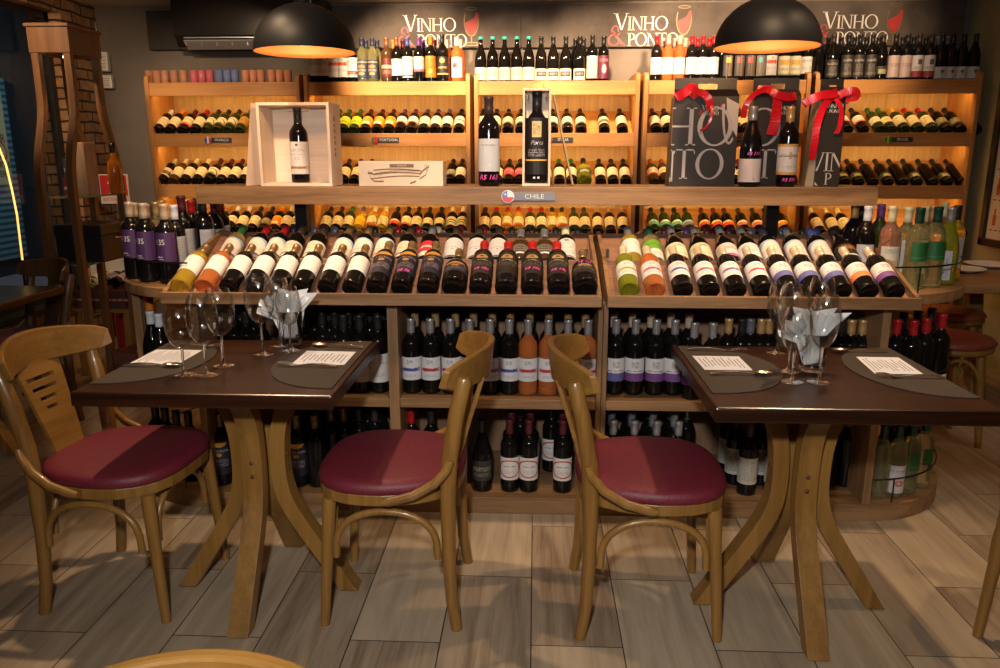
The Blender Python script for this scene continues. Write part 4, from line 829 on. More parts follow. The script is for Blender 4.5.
row([(p, s, 1.0 if i < 8 else (1.07 if i < 11 else (.97 if s[0] == 's' else 1.09))) for i, (p, s) in enumerate(zip(N1, S1))], 'in front row, left tray', 'bottles in the front row of the left tray', tray1, PH1)
fr1 = [o for o in COL.objects if o.get('group') == 'bottles in the front row of the left tray']
for k, t_, dz in ((9, 'R$ 98', .062), (12, 'R$ 180', .075), (14, 'R$ 280', .078), (15, 'R$ 190', .070), (16, 'R$ 165', .115)):
    r_ = RAD[S1[k][0]]; f = flat_text(t_, .019, PINK, fr1[k], 'marker_price', (0, 0, dz), wrap=r_+.0016, slant=.3); f['label'] = 'pink handwritten price'
S1b = ['b o champagne brushgold', 'b r champagne brushred', 'b d champagne brushblue', 'b d champagne brushred', 'b d champagne brushviolet', 'b d champagne brushred', 'b d champagne bandblue', 'b d champagne bandblue', 'b d champagne bandblue', 'b d champagne bandorange', 'b d champagne bandviolet']
N1b = [623, 647, 673, 697.6, 722.4, 747, 771.6, 795, 820, 844.6, 869]
row([(p, s, 1.0) for p, s in zip(N1b, S1b)], 'in front row, right tray', 'bottles in the front row of the right tray', tray1, PH1)
N2 = [229, 254, 273.5, 291, 314, 341, 361, 383, 405, 427.5, 453, 476.4, 497.7, 520.4, 544.7, 566.8]
S2 = ['b w green archblue', 'b d red archblue', 'b d red archblue', 'b d dark round', 'b d dark round', 'b d bronze archblue', 'b d bronze archblue', 'b d bronze archblue', 'b d dark round', 'b d grey redtop', 'b d dark tall', 'b d dark tall', 'b d dark tall', 's a grey oval', 's a grey oval', 'b d cream crest']
row([(p, s, 1.03) for p, s in zip(N2, S2)], 'in second row, left tray', 'bottles in the second row of the left tray', tray2, PH2)
N2b = [632, 653.6, 677, 701.6, 728, 750, 773, 798, 823, 847]
S2b = ['b y grey plain', 'b w bottle-green limegreen', 'u d grey palegreen', 'u d grey palegreen', 'u d grey purplewhite', 'u d grey tall', 'b d navy archblue', 'b d grey archblue', 'b d blue archblue', 'u k black flame']
row([(p, s, 1.03) for p, s in zip(N2b, S2b)], 'in second row, right tray', 'bottles in the second row of the right tray', tray2, PH2)
f = flat_text('R$ 89', .016, PINK, [o for o in COL.objects if o.get('group') == 'bottles in the second row of the right tray'][4], 'marker_price', (0, 0, .045), wrap=.0426, slant=.3); f['label'] = 'pink handwritten price'
# bottles on the far side of the ridge: only their capsule ends show
def far2(px, i, sc, sh):
    r = RAD[sh]*sc; y = 2*GM-(b2y-r*math.sin(A2)+.012)+.012; z = b2z+r*math.cos(A2)-.006
    return Vector((XY(px, y-.30*math.cos(A2), z+.30*math.sin(A2)), y, z))
FC = [(268, 'dark'), (292, 'navy'), (313.5, 'grey'), (334, 'grey'), (352, 'grey'), (374, 'black'), (397, 'red'), (418, 'red'), (438, 'cream'), (460, 'red'), (484, 'red'), (512, 'dark'), (532, 'dark'), (556, 'dark'), (578, 'dark'), (646, 'black'), (665, 'maroon'), (687, 'purple'), (708, 'maroon'), (730, 'maroon'), (752, 'grey'), (783, 'grey'), (804, 'dark'), (817, 'blue'), (836, 'dark')]
STUFF[0] = True
for i, (px, c) in enumerate(FC):
    sp = ('b', 'd', c, 'none'); bottle(far2(px, i, 1, 'b'), sp, f'dark bottle seen by its {c} cap end over the tray ridge, ' + (ORD[i] + ' from left' if i < 15 else ORD[len(FC)-1-i]+' from right'), 'bottles on the far side of the tray ridge', PI/2-A2, 0, 1.0, PI)

STUFF[0] = False
# ---------------------------------------------------------------- standing bottles in the shelves below
def P_at(y, z, at=None):
    return lambda px, i, sc, sh: Vector((XY(px, y, at if at else z+.13), y, z))
z2 = .4785; z3 = .0705
row([(411.7, 'b d silver brushblue'), (431, 'b d silver brushred'), (451, 'b d silver brushred'), (470, 'b d silver brushred'), (490.4, 'b d silver brushviolet'), (509.4, 'b d silver brushblue'), (528, 'b r silver brushred'), (548, 'b r silver brushred'), (567.5, 'b r silver brushred'), (587.5, 'b r silver brushred')], 'centre middle shelf, front', 'front bottles on the centre middle shelf', P_at(2.93, z2), 0, 1.0, .05)
STUFF[0] = True; row(rep([415, 435.5, 455.5, 473.5, 492.5, 510.5, 530, 549, 568, 585.5], 'b d gold none'), 'centre middle shelf, second row', 'second row of the centre middle shelf', P_at(3.05, z2, .74), 0, 1.0, .05); STUFF[0] = False
row([(615, 'b d silver bandblue'), (634.5, 'b d silver bandviolet'), (655, 'b d silver bandviolet'), (673.5, 'b d silver bandviolet')], 'right middle shelf', 'front bottles on the right middle shelf', P_at(2.95, z2), 0, 1.0, .05)
row([(694.5, 'b d silver bandviolet'), (713, 'b d silver bandviolet')], 'right middle shelf beside table', 'nearest bottles on the right middle shelf', P_at(2.90, z2, .74), 0, 1.0, .05)
STUFF[0] = True; row([(614, 'b d champagne none'), (632.5, 'b d champagne none'), (651, 'b d champagne none'), (671, 'b d champagne none'), (689, 'b d champagne none')], 'right middle shelf, second row', 'second row on the right middle shelf', P_at(3.07, z2, .74), 0, 1.0, .05); STUFF[0] = False
row([(728.6, 'b d gold none'), (742, 'b d black none'), (750.5, 'b d grey none'), (761, 'b d gold none'), (769.5, 'b d gold none'), (842, 'b d black none'), (851.5, 'b d gold none'), (862.7, 'b d gold none')], 'right middle shelf behind glasses', 'bottles behind the glasses on the right middle shelf', P_at(2.98, z2, .74), 0, 1.0, .05)
row([(345, 'b d black lidio'), (361, 'b d black lidio'), (379, 'b d black lidio')], 'left middle shelf', 'front bottles on the left middle shelf', P_at(2.93, z2), 0, 1.04, .05)
STUFF[0] = True; row(rep([218, 233, 245.5, 259, 304, 322, 335, 348.5, 362.6, 377], 'b d black none'), 'left middle shelf, second row', 'second row on the left middle shelf', P_at(3.04, z2, .74), 0, 1.0, .05); STUFF[0] = False
STUFF[0] = True; row(rep([228, 240, 252.6, 314, 328.5, 342, 356, 369.6, 382.8], 'b d dark none'), 'left middle shelf, third row', 'third row on the left middle shelf', P_at(3.16, z2, .74), 0, 1.0, .05); STUFF[0] = False
# bottom shelf
row([(222, 'b k bronze navy'), (298.5, 'b k bronze navy'), (316.5, 'b k bronze none')], 'left bottom shelf, front', 'front bottles on the left bottom shelf', P_at(2.93, z3), 0, 1.02, .05)
STUFF[0] = True; row([(286.5, 'b k bronze navy'), (332, 'b k bronze none'), (345, 'b k bronze none'), (360, 'b k dark none'), (376, 'b k dark none')], 'left bottom shelf, second row', 'second row on the left bottom shelf', P_at(3.04, z3), 0, 1.0, .05); STUFF[0] = False
STUFF[0] = True; row([(233, 'b k bronze none'), (283, 'b k bronze none'), (306.5, 'b k bronze none'), (324.5, 'b k bronze none'), (339.6, 'b k bronze none'), (353, 'b k dark none'), (368, 'b k dark none'), (380, 'b k dark none')], 'left bottom shelf, third row', 'third row on the left bottom shelf', P_at(3.16, z3), 0, 1.0, .05); STUFF[0] = False
row([(411, 'b d red none'), (431, 'b d black none')], 'centre bottom shelf behind chair seat', 'bottles half hidden by the left chair seat', P_at(3.02, z3, .34), 0, 1.0, 0)
row([(482, 'u k black darkdull'), (509.8, 'b d maroon circle'), (528.8, 'b d maroon circle'), (562.5, 'b d maroon circle')], 'centre bottom shelf, front', 'front bottles on the centre bottom shelf', P_at(2.92, z3), 0, 1.0, 0)
STUFF[0] = True; row([(511.5, 'b d maroon none'), (530.5, 'b d maroon none'), (563, 'b d maroon circle')], 'centre bottom shelf, second row', 'second row on the centre bottom shelf', P_at(3.02, z3, .34), 0, 1.0, 0); STUFF[0] = False
STUFF[0] = True; row([(520.5, 'b d maroon none'), (551.5, 'b d black circle')], 'centre bottom shelf, third row', 'third row on the centre bottom shelf', P_at(3.13, z3, .34), 0, 1.0, 0); STUFF[0] = False
row(rep([613.5, 634.6, 657, 678.8], 'b d silver bandblue'), 'right bottom shelf, front', 'front silver-capped bottles on the right bottom shelf', P_at(2.93, z3, .35), 0, 1.0, 0)
STUFF[0] = True; row(rep([611.5, 632, 653, 674.5], 'b d silver none'), 'right bottom shelf, second row', 'second silver-capped row on the right bottom shelf', P_at(3.03, z3, .35), 0, 1.0, 0); STUFF[0] = False
STUFF[0] = True; row(rep([609.8, 629.6, 650, 670.8, 687], 'b d silver none'), 'right bottom shelf, third row', 'third silver-capped row on the right bottom shelf', P_at(3.13, z3, .35), 0, 1.0, 0); STUFF[0] = False
row([(748, 'b k dark sketch'), (775, 'b k dark sketch')], 'right bottom shelf behind table legs', 'sketch-label bottles in front behind the right table', P_at(2.93, z3), 0, 1.0, 0)
row([(735, 'b k dark sketch'), (762.4, 'b k dark sketch'), (830, 'b k black none'), (847, 'b k copper none', 1.05)], 'right bottom shelf, deeper', 'deeper bottles behind the right table', P_at(3.03, z3), 0, 1.0, 0)
STUFF[0] = True; row([(728, 'b k dark sketch'), (755, 'b k dark sketch')], 'right bottom shelf, deepest', 'deepest sketch-label bottles behind the right table', P_at(3.14, z3), 0, 1.0, 0); STUFF[0] = False
# rounded ends
def on(items, z, where, group, turn=0):
    for i, it in enumerate(items):
        x, y, s = it[:3]; sp = tuple(s.split()); sc = it[3] if len(it) > 3 else 1.0; tr = it[4] if len(it) > 4 else turn
        bottle(Vector((x, y, z)), sp, f'{desc(sp)}, {ORD[i]} from left {where}', group, 0, 0, sc, tr)
def ax(px, y, z): return XY(px, y, z+.15)
zt = .9025
L_ = lambda px, y, s, sc=1.0, tr=0: (ax(px, y, zt), y, s, sc, tr)
pu = [L_(132.6, 3.10, 'b k champagne violet183', 1.04, -.35), L_(146.5, 3.02, 'b k champagne violet183', 1.04, -.35), L_(167, 2.98, 'b k champagne violet183', 1.04, -.35)]
on(pu, zt, 'on left upper round shelf', 'purple-label bottles on the left round shelf')
for o in [o for o in COL.objects if o.get('group') == 'purple-label bottles on the left round shelf']:
    flat_text('1·3S', .030, TG, o, 'label_lettering', (0, 0, .158), wrap=.0384, squeeze=.9); flat_text('▬', .016, TG, o, 'label_mark', (0, 0, .105), wrap=.0384)
on([L_(137, 3.24, 'b k champagne none'), L_(148.5, 3.16, 'b k champagne none'), L_(158.7, 3.30, 'b w gold none'), L_(164.5, 3.42, 'b w gold none'), L_(176.7, 3.10, 'b k white side', 1.0, 1.1), L_(184.5, 3.24, 'b d maroon side', 1.10, .9), L_(189, 3.50, 'b y gold none'), L_(193.5, 3.42, 'b d red side', 1.0, .9), L_(199, 3.60, 'b d dark none'),
    L_(205, 3.26, 'b k black side', 1.08, .9), L_(216, 3.42, 'b k maroon side', 1.0, .6), L_(222.5, 3.60, 'b d maroon side', 1.0, .5)], zt, 'behind purple-labelled bottles', 'bottles behind the purple labels on the left round shelf')
bottle(Vector((ax(236.5, 3.97, zt), 3.97, .62)), ('b', 'd', 'maroon', 'side'), 'dark bottle with maroon cap and pale label standing beyond left end of slanted tray', 'bottles past the left tray end', 0, 0, 1.25)
m_ = lambda px, y, s, sc=1.0, tr=0: (XY(px, y, .70), y, s, sc, tr)
on([m_(151.5, 3.02, 'u d white none'), m_(160, 2.97, 'u d white none')], .4785, 'on left lower round shelf', 'white-capped bottles behind the left placemat')
tag(bottle(Vector((XY(149, 3.16, .78), 3.16, .4785)), ('b', 'a', 'orange', 'none'), 'brown bottle with bright orange cap behind the white-capped ones, left lower round shelf', None, 0, 0, 1.1))
on([(XY(p, y, .30), y, 'b k black none') for p, y in ((156, 3.05), (166, 3.00), (177, 2.97), (189, 2.96))], .0705, 'on left floor-level round shelf', 'dark bottles under the left table edge')
R_ = lambda px, y, s, sc=1.0, tr=0: (ax(px, y, zt), y, s, sc, tr)
on([R_(865, 3.16, 'b d white plant', 1.0, -.3), R_(889, 3.07, 'p' and 'b p cream note', 1.02, -.1), R_(916, 2.985, 'b w bottle-green green', 1.02, .45), R_(934, 3.03, 'b w bottle-green green', 1.02, .35), R_(947.5, 3.10, 'u o silver plant', 1.0, -.9)], zt, 'front of right upper round shelf', 'front bottles on the right round shelf')
on([R_(852, 3.30, 'b k gold none'), R_(859, 3.42, 'b k dark none'), R_(878, 3.30, 'b g purple none'), R_(905, 3.10, 'b w cream side', 1.0, .2), R_(921, 3.13, 'b w cream none'), R_(929.5, 3.20, 'b p gold none'), R_(953.5, 3.22, 'b y black side', 1.0, -.4), R_(941, 3.42, 'b w cream none')], zt, 'behind on right upper round shelf', 'bottles behind on the right round shelf')
on([m_(896, 2.99, 'b d red none'), m_(912.5, 2.98, 'b d red tier', 1.0, 0), m_(925, 3.02, 'b d red tier', 1.0, .3), m_(940.5, 3.08, 'b d red tier', 1.02, -.6)], .4785, 'on right middle round shelf', 'red-capped bottles on the right end')
on([m_(902, 3.14, 'b k black none'), m_(916, 3.18, 'b k black none'), m_(930, 3.24, 'b k black none')], .4785, 'behind red-capped ones, right end', 'black bottles behind the red-capped ones')
q_ = lambda px, y, s, sc=1.0, tr=0: (XY(px, y, .20), y, s, sc, tr)
on([q_(881, 2.93, 'b w bottle-green none'), q_(895.5, 2.93, 'b w bottle-green seal', 1.0, .1), q_(909, 2.97, 'b w bottle-green green', 1.0, .9), q_(922.5, 3.03, 'b w bottle-green green', 1.0, .9)], .0705, 'on right floor-level round shelf', 'green-capped bottles on the right end base')
on([q_(886, 3.04, 'b k black none'), q_(900, 3.07, 'b k black none'), q_(910, 3.12, 'b k black none')], .0705, 'behind green-capped ones, right base', 'black bottles behind the green-capped ones')

pile_build()
# ---------------------------------------------------------------- on the upper shelf
US = 1.2735
tag(bottle(Vector((XY(489, 3.30, 1.43), 3.30, US)), ('b', 'k', 'dark', 'greyfaint'), 'tall black magnum with large pale label left of the open pine case on upper shelf', None, 0, 0, 1.20))
mg = [o for o in COL.objects if o.get('label', '').startswith('tall black magnum')][0]; mg['category'] = 'wine bottle'
def pink(o, t_, dz, r_=.0375, s=.024):
    f = flat_text(t_, s, PINK, o, 'marker_price', (0, 0, dz), wrap=r_+.0016, slant=.3); f['label'] = 'pink handwritten price'
def own(loc, spec, label, sc=1.0, turn=0):
    o = bottle(loc, spec, label, None, 0, 0, sc, turn); o['category'] = 'wine bottle'; return o
pink(mg, 'R$ 165', .030)
flat_text('EL MILAGRO', .0085, M('label_ink', (.12, .12, .14), .6), mg, 'label_lettering', (0, 0, .138), wrap=.0386)
b1 = own(Vector((XY(750.5, 3.27, 1.4), 3.27, US)), ('u', 'k', 'silver', 'branch'), 'black sloping-shouldered bottle with white branch-drawn label and silver cap in front of gift bags', 1.06)
pink(b1, 'R$ 211', .124, .041, .017)
b2 = own(Vector((XY(787.5, 3.29, 1.4), 3.29, US)), ('b', 'k', 'gold', 'arg'), 'dark bottle with gold cap and white gold-edged label between two gift bags', 1.06)
pink(b2, 'R$ 593', .026, .0375, .018); flat_text('ANGO CORTAL', .0105, M('label_ink', (.12, .12, .14), .6), b2, 'label_lettering', (0, 0, .118), wrap=.0386)
# open pine case with the big black bottle
wx0, wx1 = XY(522.5, 3.28, 1.4), XY(550.5, 3.28, 1.4); wzt = atY(535, 88, 3.28).z
wc = tag(empty('pine_bottle_case', ((wx0+wx1)/2, 3.28, US)), 'narrow open pine case standing upright round a big black bottle on upper shelf', 'wooden case')
fr = MB().box(wx0, wx0+.009, 3.28, 3.40, US, wzt).box(wx1-.009, wx1, 3.28, 3.40, US, wzt).box(wx0+.009, wx1-.009, 3.28, 3.40, US, US+.010).box(wx0+.009, wx1-.009, 3.28, 3.40, wzt-.010, wzt)
rel(wc, fr).build('case_frame', PW, wc, .001); rel(wc, MB().box(wx0+.009, wx1-.009, 3.388, 3.40, US+.01, wzt-.01)).build('back_board', PW, wc)
cxm = (wx0+wx1)/2
rel(wc, MB().tube([(cxm+.030*math.cos(a)*1.0, 3.34, wzt+.030*math.sin(a)) for a in [PI*k/12 for k in range(13)]], .0018, 6)).build('cord_handle', M('jute_cord', (.55, .42, .26), .8), wc)
for s_ in (-1, 1):
    rel(wc, MB().tube([(cxm+s_*.038, 3.286, wzt-.015), (cxm+s_*.038, 3.275, wzt-.03), (cxm+s_*.036, 3.275, wzt-.045), (cxm+s_*.04, 3.284, wzt-.05)], .0022, 6)).build('steel_catch', CHROME, wc)
own(Vector((cxm, 3.333, US+.0105)), ('b', 'k', 'black', 'portada'), 'large matt black bottle with gold crest standing inside the narrow open pine case', 1.235)
pb = [o for o in COL.objects if o.get('label', '').startswith('large matt black')][0]
flat_text('Porta', .020, M('silver_print', (.6, .6, .62), .35, .5), pb, 'label_lettering', (0, 0, .134), wrap=.0390, slant=.4)
flat_text('▬', .022, TG, pb, 'white_sticker', (0, 0, .021), wrap=.0385)
# its lid leaning against the shelf on the right
lx = wx1+.012; ltop = Vector((lx, 3.36, wzt-.02)); lbot = Vector((XY(573, 3.30, US), 3.30, US+.004))
ld = tag(empty('case_lid', tuple(lbot)), 'thin pine lid seen edge-on leaning against the right side of the narrow open case', 'lid')
d_ = ltop-lbot; nrm = Vector((d_.z, 0, -d_.x)).normalized()*.0035
P = [lbot-nrm, lbot+nrm, lbot+nrm+Vector((0, .10, 0)), lbot-nrm+Vector((0, .10, 0)), ltop-nrm, ltop+nrm, ltop+nrm+Vector((0, .10, 0)), ltop-nrm+Vector((0, .10, 0))]
rel(ld, MB().hexa([tuple(p) for p in P])).build('board', wood('lid_edge_wood', (.22, .14, .07), (.36, .24, .13), 'z', .8, .6), ld)
# pine box with a bottle on show, and its lid leaning to the left
bx0, bx1 = XY(263, 3.27, 1.4), XY(334, 3.27, 1.4); bzt = atY(300, 103, 3.27).z
pc = tag(empty('pine_display_box', ((bx0+bx1)/2, 3.24, US)), 'square open pine box standing on edge with one bottle inside on upper shelf', 'wooden box')
mbx = MB()
t_ = .012
mbx.box(bx0, bx0+t_, 3.22, 3.40, US, bzt).box(bx1-t_, bx1, 3.22, 3.40, US, bzt).box(bx0+t_, bx1-t_, 3.22, 3.40, US, US+t_).box(bx0+t_, bx1-t_, 3.22, 3.40, bzt-t_, bzt)
rel(pc, mbx).build('box_frame', PW, pc, .001); rel(pc, MB().box(bx0+t_, bx1-t_, 3.388, 3.40, US+t_, bzt-t_)).build('box_back', PWX, pc)
rel(pc, MB().box(bx0+.08, bx0+.17, 3.36, 3.388, bzt-.028, bzt-t_)).build('neck_rest', PWX, pc)
st_ = MB()
for k in range(7): st_.box(bx1, bx1+.0006, 3.285, 3.305, US+.12+k*.024, US+.12+k*.024+.017-.006*(k % 2))
rel(pc, st_).build('side_stamp', M('burnt_stamp', (.38, .20, .12), .7), pc)
own(Vector((XY(299.5, 3.31, 1.4), 3.31, US+t_+.0005)), ('b', 'k', 'dark', 'boscato'), 'dark bottle with long white label standing inside the square open pine box', 1.02)
lidp = [(XY(246, 3.25, US), US+.001), (XY(262, 3.25, US), US+.001), (bx0-.003, bzt-.002), (XY(250, 3.25, bzt), bzt+.004)]
pl = tag(empty('box_lid', (lidp[0][0], 3.25, US)), 'broad pine lid leaning against the left side of the square open box', 'lid')
a0 = Vector((lidp[0][0], 3.215, US+.001)); 
lw = MB().hexa([(XY(246, 3.22, US), 3.22, US+.001), (XY(261, 3.30, US), 3.30, US+.001), (XY(261, 3.30, US)+.003, 3.312, US+.001), (XY(246, 3.22, US)-.004, 3.232, US+.001),
               (XY(250.5, 3.26, bzt), 3.26, bzt), (bx0-.006, 3.33, bzt), (bx0-.004, 3.342, bzt), (XY(250.5, 3.26, bzt)-.002, 3.272, bzt)])
rel(pl, lw).build('board', PW, pl, .001, fix=True)
# low pine box with a brown drawing
qx0, qx1 = XY(358.5, 3.24, 1.33), XY(443, 3.24, 1.33); qz = atY(400, 161, 3.24).z
qb = tag(empty('low_pine_box', ((qx0+qx1)/2, 3.24, US)), 'long low pale pine box printed with a brown pipe-like drawing on upper shelf', 'wooden box')
rel(qb, MB().box(qx0, qx1, 3.24, 3.36, US, qz)).build('box_body', M('pale_pine', (.66, .56, .45), .6), qb, .002)
brn = M('brown_print', (.20, .12, .08), .7)
rel(qb, MB().box((qx0+qx1)/2-.045, (qx0+qx1)/2+.055, 3.2385, 3.2402, qz-.026, qz-.012)).build('title_plate', brn, qb)
flat_text('ALIMOCA', .009, M('pale_pine', (.66, .56, .45), .6), qb, 'lettering', (.005, -.0022, qz-US-.019))
dw = MB(); random.seed(3)
def stroke(pts, w=.0012, K=1.9): dw.ribbon([(x, 3.2392, z) for x, z in pts], Vector((0, 0, w*K)), .0008)
o_x, o_z = qx0+.055, US+.018
for k in range(3):
    stroke([(o_x+.004*k+t*.20, o_z+.012+k*.014+.012*math.sin(2.2*t+k*.3)) for t in [i/14 for i in range(15)]])
for k in range(26):
    x = o_x+.01+.0072*k; z = o_z+.024+.013*math.sin(2.2*k/26); stroke([(x, z+random.uniform(-.008, .006)), (x+.005, z+.012), (x+.010, z+random.uniform(.0, .014))], .0009)
stroke([(o_x+.20, o_z+.03), (o_x+.218, o_z+.048), (o_x+.240, o_z+.062)], .002); stroke([(o_x+.20, o_z+.012), (o_x+.225, o_z+.028), (o_x+.235, o_z+.05)], .0015)
stroke([(o_x-.012, o_z+.045), (o_x-.004, o_z+.015), (o_x+.01, o_z+.002), (o_x+.05, o_z+.002)], .0015); stroke([(o_x-.016, o_z+.036), (o_x+.006, o_z+.034)], .002)
for k in range(5): stroke([(o_x+.222+.006*k, o_z+.058), (o_x+.226+.005*k, o_z+.072)], .0016)
stroke([(o_x+.16, o_z-.006), (o_x+.185, o_z+.002)], .0018)
rel(qb, dw).build('drawing', brn, qb, fix=True)

# gift bags
BAGM = M('gift_bag_card', (.019, .014, .012), .42); BAGL = M('gift_bag_grey_print', (.36, .34, .34), .45); BAGD = M('gift_bag_side', (.045, .035, .033), .4)
SIL = M('gift_bag_silver_edge', (.5, .48, .46), .25, .7); RIB = M('red_satin', (.50, .008, .018), .25, 0, coat=.3)
def gift_bag(px0, px1, ytop, Y, depth, label, letters, lean=0.0, flap=True, win=None):
    x0, x1 = XY(px0, Y, 1.4), XY(px1, Y, 1.4); zt_ = atY((px0+px1)/2, ytop, Y+depth/2).z; zf = zt_-.075 if flap else zt_-.06
    b = tag(empty('gift_bag', ((x0+x1)/2, Y, US)), label, 'gift bag')
    xl, xr = x0+lean, x1-lean*.3
    body = MB().hexa([(x0, Y, US), (x1, Y, US), (x1, Y+depth, US), (x0, Y+depth, US), (xl, Y, zf), (xr, Y, zf), (xr, Y+depth, zf), (xl, Y+depth, zf)])
    rel(b, body).build('bag_body', BAGM, b, .0015, fix=True)
    # handle flap with a slot
    w0, w1 = win or (xl+(xr-xl)*.38, xl+(xr-xl)*.68); zs0, zs1 = zt_-.045, zt_-.025
    hb = MB()
    yy0, yy1 = Y+depth/2-.002, Y+depth/2+.002
    for q in ((xl+.003, w0, zf-.01, zt_), (w1, xr-.003, zf-.01, zt_), (w0, w1, zs1, zt_), (w0, w1, zf-.01, zs0)): hb.box(q[0], q[1], yy0, yy1, q[2], q[3])
    rel(b, hb).build('handle_flap', BAGM, b, fix=True)
    rel(b, MB().hexa([(xl, Y, zf), (xr, Y, zf), (xr-.003, yy0, zf+.03), (xl+.003, yy0, zf+.03), (xl, Y+.003, zf-.002), (xr, Y+.003, zf-.002), (xr-.003, yy0+.003, zf+.028), (xl+.003, yy0+.003, zf+.028)])).build('shoulder_fold', BAGM, b, fix=True)
    rel(b, MB().box(w0, w1, yy0-.001, yy1+.001, zs1, zs1+.002).box(w0, w0+.002, yy0-.001, yy1+.001, zs0, zs1).box(w1-.002, w1, yy0-.001, yy1+.001, zs0, zs1)).build('slot_rim', SIL, b)
    mb = MB(); bx = (x0+.004, US+.002, x1-.004, zf-.004)
    for t, lx_, lz, h in letters(x0, x1, US): serif_text(mb, t, lx_, lz, h, Y-.0002, .0008, -.05, 1.0, bx)
    rel(b, mb).build('big_lettering', BAGL, b, fix=True)
    lg = MB(); cx_ = (xl+xr)/2 + (.01 if flap else .0); zl = zf-.055
    serif_text(lg, 'VINHO', cx_-.030, zl, .017, Y-.0002, .0008, -.06, 1.0, None, 1.25); serif_text(lg, 'PONTO', cx_-.016, zl-.018, .013, Y-.0002, .0008, -.05)
    rel(b, lg).build('small_lettering', TG, b, fix=True)
    rr = MB(); serif_text(rr, '&', cx_-.040, zl-.018, .022, Y-.0002, .0009); rr.prism([(cx_+.043, zl+.014), (cx_+.052, zl+.012), (cx_+.058, zl+.024), (cx_+.050, zl+.022)], Y-.001, Y-.0002, 'y')
    rel(b, rr).build('small_red_marks', M('bag_red_print', (.6, .03, .03), .45), b, fix=True)
    return b, x0, x1, zf
def wedge_swirl(b, x1, zf, Y):
    w = MB(); w.prism([(x1-.055, zf-.005), (x1-.004, zf-.03), (x1-.004, zf-.16), (x1-.03, zf-.12), (x1-.050, zf-.06)], Y-.0008, Y-.0001, 'y'); rel(b, w).build('grey_wine_drop', M('bag_grey_drop', (.42, .38, .35), .4), b, fix=True)
bagA = gift_bag(669.5, 736.5, 78, 3.30, .09, 'widest black gift bag with huge grey letters and a red ribbon bow, leftmost of three', lambda x0, x1, z: [('HO', x0-.030, z+.165, .150), ('N', x0-.088, z+.018, .130), ('TO', x0+.012, z+.030, .120)], .012)
wedge_swirl(bagA[0], bagA[2], bagA[3], 3.30)
sw = MB()
for q in ringq(bagA[2]-.035, bagA[3]-.03, .035, .16, .025, .15, 180, 300, 16): 
    c_ = clip(q, bagA[1], US, bagA[2]-.003, bagA[3]-.002)
    if len(c_) > 2: sw.prism(c_, 3.2985, 3.2998, 'y')
rel(bagA[0], sw).build('swirl_line', BAGL, bagA[0], fix=True)
bagB = gift_bag(749, 797, 78, 3.37, .07, 'middle black gift bag with red ribbon behind two bottles on upper shelf', lambda x0, x1, z: [('O', x0-.03, z+.165, .150), ('TO', x0+.02, z+.03, .120)], .004)
bagC = gift_bag(816, 841.5, 79, 3.27, .08, 'slim black bottle bag with long red ribbon at the right end of upper shelf', lambda x0, x1, z: [('VIN', x0-.028, z+.062, .075), ('&', x0-.030, z+.004, .05), ('P', x0+.040, z+.008, .047)], .004, False)
rel(bagC[0], MB().hexa([(bagC[1]-.03, 3.285, US), (bagC[1]-.001, 3.27, US), (bagC[1]-.001, 3.35, US), (bagC[1]-.03, 3.35, US), (bagC[1]-.006, 3.285, bagC[3]), (bagC[1]+.003, 3.27, bagC[3]), (bagC[1]+.003, 3.35, bagC[3]), (bagC[1]-.006, 3.35, bagC[3])])).build('side_gusset', M('bag_gusset', (.20, .15, .09), .4), bagC[0], fix=True)
def ribbon(bag, px_pts_list, Y):
    "bow: each strip goes through pixels, standing just in front of the bag"
    for pts, hw in px_pts_list:
        m = len(pts); P = []
        for i, (px, py) in enumerate(pts):
            yy = Y-.012-.022*math.sin(PI*i/(m-1)); P.append(atY(px, py, yy))
        # smooth
        Q = []
        for i in range(m-1):
            a = P[max(i-1, 0)]; b_ = P[i]; c = P[i+1]; d = P[min(i+2, m-1)]
            for k in range(5):
                t = k/5; Q.append(.5*((2*b_)+(c-a)*t+(2*a-5*b_+4*c-d)*t*t+(3*b_-a-3*c+d)*t**3))
        Q.append(P[-1]); W_ = []
        for i, q in enumerate(Q):
            d = (Q[min(i+1, len(Q)-1)]-Q[max(i-1, 0)]).normalized(); w = Vector((-d.z, 0, d.x)).normalized()
            tw = math.sin(i*.4)*.25; W_.append((w*math.cos(tw)+Vector((0, 1, 0))*math.sin(tw))*hw*1.15)
        mb = MB().ribbon([tuple(q) for q in Q], W_, .0012); pass
        o = rel(bag, mb).build('ribbon', RIB, bag, fix=True); o['label'] = 'red satin ribbon'
ribbon(bagA[0], [([(676, 98), (684, 93), (691, 88), (695, 92), (691, 97)], .016), ([(692, 92), (702, 93), (708, 98), (710, 106), (707, 110)], .013), ([(704, 96), (711, 106), (711, 118), (706, 127), (700, 131)], .004)], 3.30)
ribbon(bagB[0], [([(743, 118), (746, 105), (756, 93), (768, 90), (775, 96)], .010), ([(757, 90), (768, 89), (776, 94), (788, 97), (796, 96)], .014), ([(778, 94), (777, 108), (775, 122), (771, 135)], .018)], 3.36)
ribbon(bagC[0], [([(803, 105), (812, 99), (822, 95), (832, 94), (838, 92)], .014), ([(838, 96), (846, 92), (855, 91), (856, 97), (846, 98)], .013), ([(833, 96), (824, 106), (817, 125), (814, 145), (812, 160)], .013), ([(834, 96), (841, 108), (840, 125), (836, 134)], .008)], 3.27)

